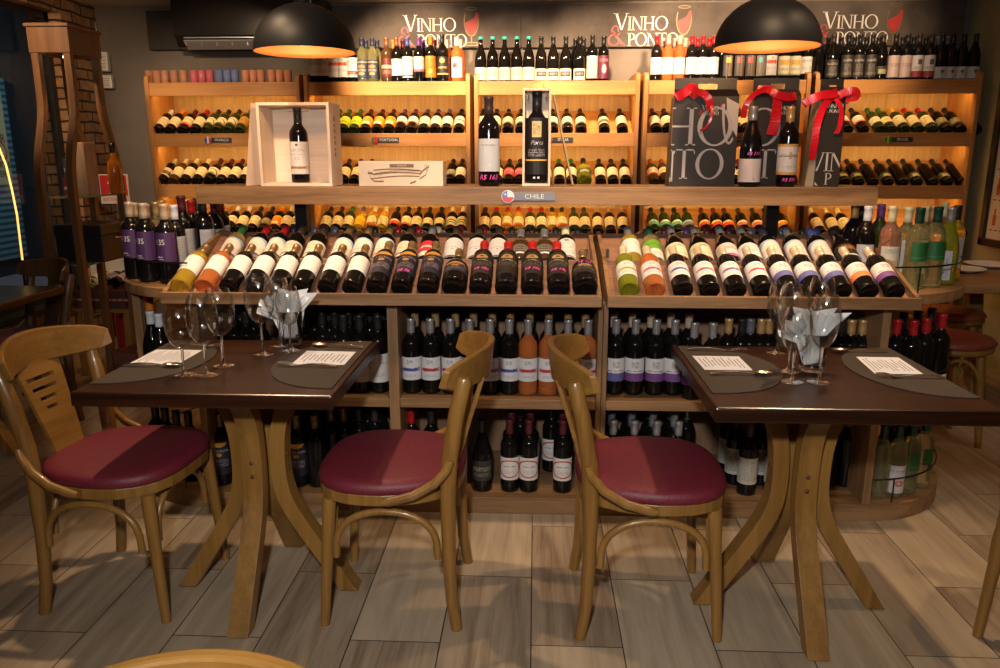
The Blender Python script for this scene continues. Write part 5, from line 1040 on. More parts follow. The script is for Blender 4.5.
# ================================================================ LAMPS OVER THE TABLES
def dome(x, y, zr, R_, label):
    e = tag(empty('pendant_lamp', (x, y, zr)), label, 'pendant lamp', 'black dome pendant lamps')
    hgt = R_*.92; out = [(R_*math.cos(a), hgt*math.sin(a)) for a in [PI/2*k/16 for k in range(17)]]
    out[-1] = (0, hgt)
    MB().lathe(out, 48).build('dome_shade', M('lamp_black_enamel', (.004, .004, .005), .5, spec=.14), e)
    inn = [((R_-.004)*math.cos(a), (hgt-.004)*math.sin(a)) for a in [PI/2*k/16 for k in range(17)]]; inn[-1] = (0, hgt-.004)
    MB().lathe([(R_, 0)]+inn, 48).build('copper_lining', M('lamp_copper_lining', (.40, .17, .06), .5, .1), e)
    MB().lathe([(0, hgt-.01), (.03, hgt-.01), (.03, hgt+.02), (.012, hgt+.045), (0, hgt+.045)], 16).build('cap', BLK, e)
    MB().lathe([(0, hgt-.004), (.018, hgt-.004), (.018, hgt-.06), (0, hgt-.06)], 16).build('socket', BLK, e)
    MB().lathe([(0, hgt-.06), (.014, hgt-.062), (.03, hgt-.09), (.033, hgt-.105), (.024, hgt-.13), (0, hgt-.138)], 16).build('bulb', M('bulb_glow', (1, .8, .5), .5, emit=(1, .62, .25), es=3), e)
    MB().tube([(0, 0, hgt+.04), (0, 0, ZC-zr)], .004, 8).build('cord', BLK, e)
    l = light('pendant_bulb', 'POINT', (x, y, zr+hgt-.155), 3.6, (1.0, .56, .24), shadow_soft_size=.02)
for px, py, lb in ((305, 47.5, 'left black dome pendant lamp with copper inside, in front of the air conditioner'), (767, 42.5, 'right black dome pendant lamp with copper inside, above the gift bags')):
    c = atY(px, py, 2.95); dome(c.x, 2.95, c.z-.017, .184, lb)

# ================================================================ TABLES
def pedestal_leg(ang, name='leg'):
    # profile in (r, z), centre line, bent plywood; width across .06
    cl = [(.165, .722), (.125, .68), (.088, .62), (.068, .55), (.062, .46), (.066, .38), (.085, .31), (.125, .235), (.185, .14), (.245, .045), (.272, .0)]
    Q = []
    for i in range(len(cl)-1):
        a = cl[max(i-1, 0)]; b = cl[i]; c = cl[i+1]; d = cl[min(i+2, len(cl)-1)]
        for k in range(3):
            t = k/3; Q.append(tuple(.5*((2*b[j])+(c[j]-a[j])*t+(2*a[j]-5*b[j]+4*c[j]-d[j])*t*t+(3*b[j]-a[j]-3*c[j]+d[j])*t**3) for j in (0, 1)))
    Q.append(cl[-1]); n = len(Q); th = .024; w = .031; L = []; Rr = []
    for i, q in enumerate(Q):
        a, b = Q[max(i-1, 0)], Q[min(i+1, n-1)]; dx, dz = b[0]-a[0], b[1]-a[1]; l = math.hypot(dx, dz); nx, nz = -dz/l, dx/l
        if i in (0, n-1): nx, nz = (1 if nx > 0 else -1), 0; k_ = 1.15
        else: k_ = 1
        L.append((q[0]+nx*th*k_, q[1]+nz*th*k_)); Rr.append((q[0]-nx*th*k_, q[1]-nz*th*k_))
    L = [(r, max(z, .006)) for r, z in L]; Rr = [(r, max(z, .006)) for r, z in Rr]
    ca, sa = math.cos(ang), math.sin(ang); mb = MB(); vs = []
    for i in range(n):
        for (r, z), s_ in ((L[i], -w), (L[i], w), (Rr[i], w), (Rr[i], -w)): vs.append((r*ca-s_*sa, r*sa+s_*ca, z))
    fs = [(i*4+k, i*4+(k+1) % 4, (i+1)*4+(k+1) % 4, (i+1)*4+k) for i in range(n-1) for k in range(4)]+[(3, 2, 1, 0), (4*n-4, 4*n-3, 4*n-2, 4*n-1)]
    return mb.add(vs, fs), Rr, ca, sa, cl[-1][0]
def table(cx, cy, x0, x1, y0, y1, label, zt_=.765, rz=0, grp='dark square restaurant tables'):
    e = tag(empty('restaurant_table', (cx, cy, 0), rz), label, 'table', grp)
    MB().box(x0-cx, x1-cx, y0-cy, y1-cy, zt_-.042, zt_).build('tabletop', TW, e, .006)
    MB().box(-.17, .17, -.17, .17, zt_-.062, zt_-.042).build('under_plate', CW, e)
    for k in range(4):
        mb, Rr, ca, sa, rf = pedestal_leg(k*PI/2+PI/2); lg = mb.build('leg', CW, e, .004, fix=True)
        MB().lathe([(0, 0), (.016, 0), (.016, .007), (0, .007)], 12, rf*ca, rf*sa).build('glide', BLK, lg)
        for z in (.47, .425):
            s1 = MB().lathe([(0, 0), (.007, 0), (.006, .003), (0, .0035)], 12)
            s1.v = [((.062+.024+h)*ca-x*sa, (.062+.024+h)*sa+x*ca, z+y) for x, y, h in s1.v]
            s1.build('screw_plug', M('screw_plug_brown', (.08, .035, .01), .5), lg, fix=True)
    return e
TL = (-1.275, -.545, 1.968, 2.60); TR = (.470, 1.205, 1.915, 2.585)
table(-.87, 2.28, *TL, 'left dark restaurant table with two placemats, six glasses and curved oak legs')
table(.815, 2.25, *TR, 'right dark restaurant table with two placemats, wine glasses and curved oak legs')
ZT = .7652
# placemats: half ovals whose straight side follows the table edge
def mat_(xs, y0, y1, dirn, depth, label):
    e = []; n = 26
    for k in range(n+1):
        t = -PI/2+PI*k/n; e.append((xs+dirn*depth*math.cos(t)**.85 if abs(math.cos(t)) > 1e-6 else xs, (y0+y1)/2+(y1-y0)/2*math.sin(t)))
    if dirn < 0: e = e[::-1]
    o = MB().prism(e, ZT, ZT+.003).build('placemat', noisy('placemat_leatherette', (.026, .016, .010), (.038, .025, .016), 220, .8, 2), None, .0008, fix=True)
    return tag(o, label, 'placemat', 'brown placemats')
mat_(-1.262, 2.045, 2.57, 1, .235, 'brown half-oval placemat at the left end of left table')
mat_(-.562, 2.03, 2.585, -1, .245, 'brown half-oval placemat at the right end of left table')
mat_(.488, 2.035, 2.565, 1, .255, 'brown half-oval placemat at the left end of right table')
mat_(1.192, 2.02, 2.57, -1, .235, 'brown half-oval placemat at the right end of right table')
ZM = ZT+.0034
def card(q, label, seed, rot90=True):
    "menu card lying on a mat; q = four corners (x, y)"
    (xa, ya), (xb, yb), (xc_, yc), (xd, yd) = q
    cx, cy = sum(p[0] for p in q)/4, sum(p[1] for p in q)/4
    e = tag(empty('menu_card', (cx, cy, ZM)), label, 'menu card', 'white menu cards')
    o = rel(e, MB().hexa([(x, y, ZM) for x, y in q]+[(x, y, ZM+.0008) for x, y in q])).build('card', PAPER, e, fix=True)
    ln = MB(); rd = random.Random(seed)
    def pt(u, v): return (xa*(1-u)*(1-v)+xb*u*(1-v)+xc_*u*v+xd*(1-u)*v, ya*(1-u)*(1-v)+yb*u*(1-v)+yc*u*v+yd*(1-u)*v)
    for k in range(11):
        u = .08+.08*k; v0 = .12+.2*rd.random(); v1 = .88-.2*rd.random()
        if k in (3, 7): v0, v1 = .35, .65
        v = v0
        while v < v1:
            s_ = rd.uniform(.03, .09); P = [pt(u, v), pt(u+.022, v), pt(u+.022, v+s_), pt(u, v+s_)]
            ln.hexa([(x, y, ZM+.0007) for x, y in P]+[(x, y, ZM+.0011) for x, y in P]); v += s_+.02
    rel(e, ln).build('printed_lines', M('menu_ink', (.10, .09, .10), .7), e, fix=True)
card([(-1.255, 2.255), (-1.10, 2.235), (-1.10, 2.43), (-1.255, 2.43)], 'white menu card on placemat at left end of left table', 1)
card([(-.750, 2.270), (-.585, 2.270), (-.585, 2.43), (-.750, 2.437)], 'white menu card on placemat at right end of left table', 2)
card([(.515, 2.265), (.658, 2.265), (.658, 2.428), (.510, 2.428)], 'white menu card on placemat at left end of right table', 3)
card([(1.010, 2.245), (1.150, 2.245), (1.165, 2.437), (1.033, 2.440)], 'white menu card on placemat at right end of right table', 4)
CUT = M('cutlery_steel', (.78, .72, .62), .2, 1.0)
def handle(mb, L0, L1): 
    n = 9
    mb.ribbon([(L0+(L1-L0)*i/(n-1), 0, .004+.006*math.sin(PI*i/(n-1))) for i in range(n)], [Vector((0, .0035+.0035*(i/(n-1))**2, 0)) for i in range(n)], .0022)
def fork(x, y, rz, label):
    e = tag(empty('fork', (x, y, ZM+.0006), rz), label, 'fork', 'steel forks'); mb = MB(); handle(mb, -.02, .10); mb.build('handle', CUT, e, .0006)
    hd = MB(); hd.ribbon([(-.02, 0, .004), (-.034, 0, .003), (-.048, 0, .006)], [Vector((0, .004, 0)), Vector((0, .011, 0)), Vector((0, .0125, 0))], .0018)
    for k in range(4):
        yy = -.0108+.0072*k; hd.ribbon([(-.046, yy, .006), (-.066, yy, .011), (-.090, yy, .010)], Vector((0, .0017, 0)), .0016)
    hd.build('tines', CUT, e); return e
def spoon(x, y, rz, label):
    e = tag(empty('spoon', (x, y, ZM+.0006), rz), label, 'spoon', 'steel spoons'); mb = MB(); handle(mb, -.03, .10); mb.build('handle', CUT, e, .0006)
    vs = []; fs = []; n = 16; m = 5
    for j in range(m+1):
        r = j/m
        for k in range(n):
            a = 2*PI*k/n; vs.append((-.055+.028*r*math.cos(a), .017*r*math.sin(a), .0015+.0075*r*r))
    for j in range(m):
        for k in range(n): fs.append((j*n+k, j*n+(k+1) % n, (j+1)*n+(k+1) % n, (j+1)*n+k))
    b0 = MB().add(vs, fs, None, True).build('bowl', CUT, e); s = b0.modifiers.new('t', 'SOLIDIFY'); s.thickness = .0012; return e
# left table, left mat
spoon(-1.16, 2.225, PI, 'spoon in front of the menu card at left end of left table')
fork(-1.14, 2.475, PI*.98, 'fork behind the menu card at left end of left table')
fork(-.70, 2.245, -.06, 'fork in front of the menu card at right end of left table')
spoon(-.67, 2.49, -.12, 'spoon behind the menu card at right end of left table')
fork(.610, 2.500, PI-.10, 'fork behind the menu card at left end of right table')
spoon(.620, 2.215, PI+.02, 'spoon in front of the menu card at left end of right table')
fork(1.09, 2.205, -.03, 'fork in front of the menu card at right end of right table')
spoon(1.06, 2.505, .0, 'spoon behind the menu card at right end of right table')

# ---------------------------------------------------------------- wine glasses and napkins
def wine_glass(x, y, hgt, rb, label, z=None):
    e = tag(empty('wine_glass', (x, y, ZT+.0003 if z is None else z)), label, 'wine glass', 'empty wine glasses')
    s = hgt; hs = s*.40   # bowl starts
    out = []
    for k in range(15):
        t = k/14; r = rb*math.sin(PI*(.03+.78*t**.92))**.62; out.append((max(.004, r), hs+(s-hs)*t**1.1))
    inn = [(max(.0005, r-.0011), z_) for r, z_ in out]; inn[0] = (0, hs+.004)
    MB().lathe(out, 32).build('bowl', THIN, e)
    MB().lathe([(.0042, hs+.002), (.0036, hs*.7), (.0034, hs*.35), (.0050, .012), (.012, .005)], 14).build('stem', GLASS, e)
    MB().lathe([(0, .0055), (.012, .005), (.030, .0022), (.0345, .0012), (.0345, 0), (0, 0)], 28).build('foot', GLASS, e)
    return e
wine_glass(-1.034, 2.150, .205, .043, 'shorter wine glass at the front left, beside menu card on left table')
wine_glass(-.967, 2.150, .243, .046, 'tall wine glass second from left on left table, foot at front')
wine_glass(-.958, 2.255, .243, .046, 'tall wine glass third from left on left table, set slightly back')
wine_glass(-.884, 2.400, .262, .049, 'tallest wine glass, left of the napkin tumbler on left table')
wine_glass(-.868, 2.520, .235, .045, 'hindmost wine glass on left table, left of the tumbler')
wine_glass(-.812, 2.460, .215, .041, 'short wine glass just right of the napkin tumbler, left table')
wine_glass(.742, 2.160, .215, .043, 'short wine glass at front left of napkins on right table')
wine_glass(.818, 2.160, .255, .041, 'slender wine glass at front right of napkins on right table')
wine_glass(.768, 2.275, .262, .049, 'broad tall wine glass left of the napkins on right table')
wine_glass(.925, 2.490, .255, .043, 'hindmost wine glass on right table, behind napkins')
wine_glass(.800, 2.500, .235, .043, 'wine glass behind the napkin tumbler on right table')
NAP = M('white_napkin', (.86, .86, .86), .8)
def tumbler(x, y, label, hgt=.115, r=.037):
    e = tag(empty('water_tumbler', (x, y, ZT+.0003)), label, 'tumbler', 'tumblers holding napkins')
    MB().lathe([(0, 0), (r-.003, 0), (r-.001, .004), (r, .02), (r+.003, hgt), (r+.0015, hgt+.001), (r-.001, hgt-.002), (r-.004, .025), (r-.010, .016), (0, .014)], 32).build('glass_body', GLASS, e); return e
def napkin(x, y, rz, kind, label):
    e = tag(empty('paper_napkin', (x, y, ZT+.02), rz), label, 'napkin', 'white napkins in the tumblers'); mb = MB()
    if kind == 'fan':
        for lay, (a0, a1, R_) in enumerate(((62, 128, .172), (70, 140, .155))):
            n = 14; bot = []; mid = []; top = []
            for i in range(n+1):
                a = math.radians(a0+(a1-a0)*i/n); z_ = .007*(1 if i % 2 else -1); r = R_-.012+(.006 if i % 2 else -.004)
                bot.append((-.024+.048*(1-i/n)*.9, z_*.4+lay*.008, .0)); mid.append((.085*math.cos(a)*.8, z_+lay*.008, .09*math.sin(a)+.01)); top.append((r*math.cos(a), z_*1.3+lay*.012, r*math.sin(a)))
            vs = bot+mid+top; m = n+1; mb.add(vs, [(r*m+i, r*m+i+1, (r+1)*m+i+1, (r+1)*m+i) for r in (0, 1) for i in range(n)])
    else:
        for dy, P in ((0, [(-.014, 0), (.016, 0), (.030, .085), (.098, .160), (-.020, .152)]), (.010, [(-.016, 0), (.012, 0), (.020, .09), (.060, .172), (-.045, .150)]), (.018, [(-.014, 0), (.014, 0), (.035, .10), (.030, .150), (-.065, .168)])):
            c = (.012, .10); vs = [(c[0], dy-.010, c[1])]+[(u, dy+.006*math.sin(u*60), w) for u, w in P]; n = len(P)
            mb.add(vs, [(0, 1+i, 1+(i+1) % n) for i in range(n)])
    o = mb.build('folded_sheet', NAP, e); s_ = o.modifiers.new('t', 'SOLIDIFY'); s_.thickness = .0012; return e
for cx, cy, tn in ((-.835, 2.550, 'left'), (.838, 2.285, 'right')):
    tumbler(cx, cy, f'thick glass tumbler of folded white napkins on {tn} table')
    napkin(cx-.004, cy-.012, .12, 'fan', f'pleated fan-folded white napkin in the {tn} table tumbler')
    napkin(cx+.004, cy+.010, -.15, 'point', f'pointed white napkin spreading behind the fan in the {tn} table tumbler')

# ================================================================ CHAIRS
def chair(loc, rz, label, slots=True, mats=(None, None)):
    "faces local +x; origin on the floor below the seat's centre"
    wood_, wy = mats[0] or CW, mats[1] or CWY
    e = tag(empty('dining_chair', loc, rz), label, 'chair', 'bentwood chairs with maroon seats')
    def seat_poly(s, k=28):
        P = []
        for i in range(k):
            a = 2*PI*i/k; c, s_ = math.cos(a), math.sin(a); n_ = 2.9
            r = (abs(c)**n_+abs(s_)**n_)**(-1/n_); x = r*c; y = r*s_
            P.append((x*.220*s+.004, y*(.232 if x > 0 else .232-.03*abs(x))*s))
        return P
    A = seat_poly(1.0); B = seat_poly(.86)
    mb = MB(); n = len(A)
    vs = [(x, y, .412) for x, y in A]+[(x, y, .447) for x, y in A]+[(x, y, .447) for x, y in B]+[(x, y, .412) for x, y in B]
    mb.add(vs, [(r*n+i, r*n+(i+1) % n, ((r+1) % 4)*n+(i+1) % n, ((r+1) % 4)*n+i) for r in range(4) for i in range(n)]); mb.build('seat_rail', wood_, e, .004, fix=True)
    mb = MB(); lv = [(1.0, .4475), (1.012, .452), (1.015, .462), (1.0, .474), (.96, .482), (.85, .487), (.5, .490), (.2, .491)]; vs = []
    P0 = seat_poly(1.0, 40); n = 40
    for s_, z in lv: vs += [(x*s_, y*s_, z) for x, y in P0]
    fs = [(r*n+i, r*n+(i+1) % n, (r+1)*n+(i+1) % n, (r+1)*n+i) for r in range(len(lv)-1) for i in range(n)]+[tuple(range((len(lv)-1)*n, len(lv)*n)), tuple(reversed(range(n)))]
    mb.add(vs, fs, None, True).build('seat_pad', VINYL, e)
    for sy in (-1, 1):
        # rear leg and back post in one bent piece
        MB().tube([(-.205, sy*.198, 0), (-.190, sy*.193, .10), (-.183, sy*.188, .25), (-.183, sy*.186, .43), (-.190, sy*.188, .55), (-.212, sy*.196, .68), (-.236, sy*.206, .785), (-.238, sy*.2065, .797)], [.0175, .0185, .0205, .0235, .0240, .0235, .0225, .015], 12).build('back_leg', wood_, e)
        MB().tube([(.200, sy*.192, 0), (.190, sy*.186, .15), (.178, sy*.178, .32), (.172, sy*.174, .413)], [.0145, .0165, .0195, .021], 12).build('front_leg', wood_, e)
        # bent brace from the post to the seat rail
        MB().tube([(-.196, sy*.217, .552), (-.186, sy*.221, .525), (-.150, sy*.229, .485), (-.09, sy*.240, .452), (-.02, sy*.245, .434), (.0, sy*.245, .432)], [.0115, .0135, .0140, .0140, .0130, .010], 10).build('brace', wood_, e)
        MB().tube([(-.152+.152*(1-math.cos(PI*k/16)), sy*.200, .235+.148*math.sin(PI*k/16)**.62) for k in range(17)], .0110, 10).build('arch_stretcher', wood_, e)
        MB().lathe([(0, 0), (.013, 0), (.013, .004), (0, .004)], 12, -.205, sy*.198).build('glide', M('grey_glide', (.3, .3, .3), .5), e)
    for sx, xx in ((1, .172), (-1, -.176)):
        MB().tube([(xx, -.140*math.cos(PI*k/14), .245+.155*math.sin(PI*k/14)**.62) for k in range(15)], .0105, 10).build('arch_stretcher', wood_, e)
    # crest rail: curved plank
    R0 = .34; mb = MB(); n = 16; vs = []
    prof = []
    for i in range(n+1):
        y = -.236+.472*i/n; x = -.288+.112*(abs(y)/.236)**2.0; zt2 = .859-.030*(abs(y)/.236)**2.2; zb = .752+.006*(abs(y)/.236)**4
        if i in (0, n): zt2 -= .008; zb += .012
        prof.append((x, y, zb, zt2))
    for x, y, zb, zt2 in prof:
        k = (abs(y)/.236); vs += [(x-.010, y*.985, zb), (x+.012, y*.985, zb), (x-.004, y, zt2), (x-.024, y, zt2)]
    fs = [(i*4+k, i*4+(k+1) % 4, (i+1)*4+(k+1) % 4, (i+1)*4+k) for i in range(n) for k in range(4)]+[(3, 2, 1, 0), (4*n, 4*n+1, 4*n+2, 4*n+3)]
    mb.add(vs, fs).build('crest_rail', wy, e, .005, fix=True)
    # splat with four slots
    def sx_(z): t = (z-.44)/.34; return -.190-.096*t**1.1 if t > 0 else -.190
    def hw(z): return .060+.038*(z-.44)/.34
    zs = [.440, .52, .600]; slots_ = [(.612, .624, .30), (.642, .655, .42), (.673, .687, .60), (.705, .720, .66)]
    mb = MB()
    def seg(z0, z1, u0, u1):
        h0, h1 = hw(z0), hw(z1); x0, x1 = sx_(z0), sx_(z1)
        mb.hexa([(x0-.006, u0*h0, z0), (x0+.006, u0*h0, z0), (x0+.006, u1*h0, z0), (x0-.006, u1*h0, z0), (x1-.006, u0*h1, z1), (x1+.006, u0*h1, z1), (x1+.006, u1*h1, z1), (x1-.006, u1*h1, z1)])
    zz = .440
    for z0, z1, f_ in slots_:
        nn = 4 if zz < .5 else 1
        for q in range(nn): seg(zz+(z0-zz)*q/nn, zz+(z0-zz)*(q+1)/nn, -1, 1)
        seg(z0, z1, -1, -f_-.12); seg(z0, z1, f_-.12, 1); zz = z1
    for q in range(2): seg(zz+(.765-zz)*q/2, zz+(.765-zz)*(q+1)/2, -1, 1)
    mb.build('splat', wy, e, fix=True)
    return e
c2 = chair((-.430, 2.262, 0), PI, 'bentwood chair with maroon seat tucked under the right side of left table')
def again(src, loc, rz, label):
    c = copy_tree(src); c.location = loc; c.rotation_euler = (0, 0, rz); c['label'] = label; return c
again(c2, (.350, 2.235, 0), 0, 'bentwood chair with maroon seat tucked under the left side of right table')
again(c2, (-1.305, 2.270, 0), math.radians(-5), 'bentwood chair with slotted splat at the far left side of left table')
again(c2, (1.608, 2.08, 0), PI+.7, 'chair at the right edge of view, only its front leg in frame')
again(c2, (-.350, .441, 0), -PI/2, 'nearest chair, only the top of its curved crest rail in frame')
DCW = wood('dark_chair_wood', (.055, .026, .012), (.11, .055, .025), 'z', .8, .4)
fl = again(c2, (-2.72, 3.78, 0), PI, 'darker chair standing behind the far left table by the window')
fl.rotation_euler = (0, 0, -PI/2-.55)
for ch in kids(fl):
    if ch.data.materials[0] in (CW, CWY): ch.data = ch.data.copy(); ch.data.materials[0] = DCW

# ================================================================ FAR LEFT: table, bottle-shaped shelf, boxes
ftl = tag(empty('restaurant_table', (-2.75, 3.36, 0)), 'far left table by the window, half out of frame behind the nearest left chair', 'table', 'dark square restaurant tables')
MB().box(-.36, .39, -.32, .36, .723, .76).build('tabletop', TW, ftl, .006)
MB().box(-.17, .17, -.17, .17, .70, .723).build('under_plate', CW, ftl)
for k in range(4):
    mb, Rr, ca, sa, rf = pedestal_leg(k*PI/2); mb.build('leg', CW, ftl, .004, fix=True)
# bottle-shaped shelf
ex0, ex1, ey0, ey1 = -2.675, -2.495, 4.19, 4.53
et = tag(empty('bottle_shaped_shelf', (-2.55, 4.32, 0)), 'tall wooden display stand outlined like a bottle, with glass shelves, by the brick wall', 'display stand')
EW = wood('stand_wood', (.085, .036, .012), (.15, .068, .025), 'z', .8, .45)
xm, ym = (ex0+ex1)/2, (ey0+ey1)/2
def outline(half0, half1):
    # half width of the stand against height: neck, shoulder, body
    return [(z, half0+(half1-half0)*k) for z, k in ((0, .80), (.5, .95), (1.0, 1), (1.20, 1), (1.32, .93), (1.42, .72), (1.50, .45), (1.58, .20), (1.66, .04), (1.76, 0), (1.90, 0), (2.02, 0))]
for sx in (-1, 1):
    for sy in (-1, 1):
        hx = outline(.088, .088); hy = outline(.132, .245); pts = [(xm+sx*a[1], ym+sy*b2[1], a[0]) for a, b2 in zip(hx, hy)]
        Q = []
        for i in range(len(pts)-1):
            a = pts[max(i-1, 0)]; b2 = pts[i]; c = pts[i+1]; d = pts[min(i+2, len(pts)-1)]
            for k in range(4):
                t = k/4; Q.append(tuple(.5*((2*b2[j])+(c[j]-a[j])*t+(2*a[j]-5*b2[j]+4*c[j]-d[j])*t*t+(3*b2[j]-a[j]-3*c[j]+d[j])*t**3) for j in range(3)))
        Q.append(pts[-1])
        mb = MB(); n = len(Q); vs = []
        for q in Q: vs += [(q[0]-.019, q[1]-.019, q[2]), (q[0]+.019, q[1]-.019, q[2]), (q[0]+.019, q[1]+.019, q[2]), (q[0]-.019, q[1]+.019, q[2])]
        fs = [(i*4+k, i*4+(k+1) % 4, (i+1)*4+(k+1) % 4, (i+1)*4+k) for i in range(n-1) for k in range(4)]+[(3, 2, 1, 0), (4*n-4, 4*n-3, 4*n-2, 4*n-1)]
        rel(et, mb.add(vs, fs)).build('post', EW, et, .002, fix=True)
tb = MB().box(xm-.112, xm+.112, ym-.155, ym-.13, 1.93, 2.06).box(xm-.112, xm+.112, ym+.13, ym+.155, 1.93, 2.06).box(xm-.112, xm-.09, ym-.13, ym+.13, 1.93, 2.06).box(xm+.09, xm+.112, ym-.13, ym+.13, 1.93, 2.06)
rel(et, tb).build('top_rail', EW, et, .002); rel(et, MB().box(xm-.12, xm+.12, ym-.165, ym+.165, 2.06, 2.078)).build('top_board', EW, et, .002)
for z in (.80, 1.17): rel(et, MB().box(xm-.110, xm+.110, ym-.225, ym+.225, z, z+.008)).build('glass_shelf', M('greenish_shelf_glass', (.6, .85, .75), .02, 0, .85, ior=1.45), et)
rel(et, MB().lathe([(0, 1.92), (.02, 1.92), (.02, 1.93), (0, 1.93)], 12, xm, ym)).build('spot', M('small_spot', (1, .8, .5), .5, emit=(1, .6, .25), es=8), et)
light('stand_spot_light', 'SPOT', (xm, ym, 1.915), 9, WARM, (xm, ym, 0), spot_size=math.radians(80), spot_blend=.6, shadow_soft_size=.02)
# things on the stand
e = tag(empty('spirit_bottle', (xm+.105, ym+.17, 1.1785)), 'amber spirit bottle with black stopper on the bottle-shaped stand', 'bottle')
MB().lathe([(0, 0), (.036, 0), (.040, .006), (.040, .15), (.034, .18), (.015, .205), (.0145, .255), (0, .257)], 20).build('glass_body', M('spirit_glass', (.65, .22, .03), .04, 0, .6), e)
MB().lathe([(.0155, .235), (.0165, .255), (.0165, .29), (0, .291)], 16).build('stopper', BLK, e)
e = tag(MB().box(xm-.03, xm+.045, ym-.02, ym+.10, 0, .29).build('gift_carton', wood('aged_wood_box', (.28, .17, .10), (.40, .26, .16), 'z', 1, .6), None, .002), 'upright plain wooden box on the upper glass shelf of bottle-shaped stand', 'box'); e.location = (0, 0, 1.1785)
e = tag(empty('printed_carton', (xm-.065, ym+.02, 1.1785)), 'small red and blue printed carton on upper glass shelf of bottle-shaped stand', 'carton')
MB().box(-.04, .04, -.03, .03, 0, .10).build('lower_carton', M('carton_red', (.40, .05, .07), .5), e, .002); MB().box(-.03, .03, -.025, .025, .1005, .20).build('upper_carton', M('carton_blue', (.16, .16, .30), .5), e, .002)
MB().box(-.038, .038, -.0312, -.0298, .03, .045).box(-.028, .028, -.0262, -.0248, .13, .15).build('pale_stripe', TG, e)
e = tag(empty('leatherette_case', (xm+.06, ym+.02, .8085)), 'black leatherette case with steel clasp on the lower glass shelf', 'case')
MB().box(-.17, .10, -.16, .18, 0, .15).build('case_body', M('black_leatherette', (.014, .012, .012), .45), e, .006); MB().box(-.175, .105, -.165, .185, .15, .21).build('case_lid', M('black_leatherette', (.014, .012, .012), .45), e, .006)
MB().tube([(.115, -.05, .135), (.122, -.04, .13), (.122, .06, .13), (.115, .07, .135)], .004, 6).build('clasp', CHROME, e)

# stool with an open carton of bottles, second carton below, white panel behind
c = atZ(99, 300, .55)
stx, sty = -2.26, 4.25
def carton(x, y, z, w, d, h, label):
    e = tag(empty('wine_carton', (x, y, z)), label, 'carton'); cm = M('carton_brown', (.075, .028, .022), .55); cr_ = M('carton_red_band', (.22, .045, .03), .5)
    MB().box(-w/2, w/2, -d/2, d/2, 0, .012).box(-w/2, w/2, -d/2, -d/2+.006, .012, h).box(-w/2, w/2, d/2-.006, d/2, .012, h).box(-w/2, -w/2+.006, -d/2, d/2, .012, h).box(w/2-.006, w/2, -d/2, d/2, .012, h).build('box', cm, e, .001)
    MB().box(-w/2-.001, w/2+.001, -d/2-.001, d/2+.001, h*.42, h*.60).build('red_band', cr_, e)
    ln = MB()
    for k in range(9): ln.box(-w/2+.02+k*w/9, -w/2+.02+k*w/9+w/14, -d/2-.0018, -d/2-.0008, h*.49, h*.53).box(w/2+.0008, w/2+.0018, -d/2+.02+k*d/9, -d/2+.02+k*d/9+d/14, h*.49, h*.53)
    ln.build('band_print', M('carton_print', (.7, .55, .45), .5), e); return e
p = atZ(100, 312, .50)
e = tag(empty('display_stool', (-2.76, 4.88, 0)), 'plain wooden stool under the open wine carton beside the bottle-shaped stand', 'stool')
MB().box(-.19, .19, -.20, .20, .42, .445).build('seat', CW, e, .004)
for sx in (-1, 1):
    for sy in (-1, 1): MB().box(sx*.16-.018, sx*.16+.018, sy*.17-.018, sy*.17+.018, 0, .42).build('leg', CW, e, .002)
carton(-2.75, 4.86, .4455, .34, .34, .115, 'open maroon carton of lying wine bottles on the wooden stool')
for k, (cc_, xx) in enumerate((('cream', -.075), ('black', .01), ('white', .085))):
    bottle(Vector((-2.75+xx, 4.72, .610)), ('b', 'w' if k == 0 else 'd', cc_, 'white'), f'lying bottle with {cc_} cap across the open maroon carton on stool', 'bottles across the open carton', -(PI/2-.10), .0, .9)
carton(-2.33, 4.42, .001, .26, .36, .27, 'closed dark carton with red band on floor below the open one')
MB_ = MB().box(-.20, .20, 0, .015, 0, .30); e = tag(MB_.build('white_board', M('white_board', (.62, .60, .56), .5), None, .002), 'blank white board standing behind the open carton of bottles', 'board'); e.location = (-2.84, 5.10, .446); MB().box(-.02, .02, .016, .03, -.446, .2).build('prop_leg', CW, e)
c = atX_ = None
# poster taped inside the shop window, glowing tube added in place of a light reflection in the glass
pt = tag(empty('window_poster', (XL-.10, 4.72, 1.21)), 'pale blue notice with barred letter E taped on the left window pane', 'poster')
PB = M('poster_pale_blue', (.22, .42, .46), .6); PK = M('poster_dark_print', (.02, .025, .03), .6); PR = M('poster_red_print', (.25, .05, .05), .6)
rel(pt, MB().box(XL-.107, XL-.105, 4.50, 4.965, 1.215, 1.87)).build('sheet', PB, pt)
def side_text(t_, s, y, z, m):
    o = flat_text(t_, s, m, pt, 'lettering', (.0, 0, 0), (PI/2, 0, PI/2), 'CENTER'); o.location = (-.0035, y-4.72, z-1.21); return o
side_text('USAR', .075, 4.85, 1.50, PK); side_text('ÁREA DE', .052, 4.86, 1.335, PK); side_text('ESPERA', .052, 4.86, 1.28, PK); side_text('E', .11, 4.87, 1.42, PK)
rg = MB().tube([(XL-.103, 4.87+.065*math.cos(a), 1.42+.065*math.sin(a)) for a in [2*PI*k/24 for k in range(25)]], .005, 6, False).tube([(XL-.103, 4.87-.046, 1.42+.046), (XL-.103, 4.87+.046, 1.42-.046)], .005, 6); rel(pt, rg).build('bar_ring', PR, pt)
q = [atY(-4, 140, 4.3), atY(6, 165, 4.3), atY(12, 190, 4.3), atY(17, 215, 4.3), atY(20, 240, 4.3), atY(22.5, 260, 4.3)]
e = tag(empty('reflection_arc', tuple(q[-1])), 'thin glowing golden curved tube imitating a light reflection in the left window', 'light')
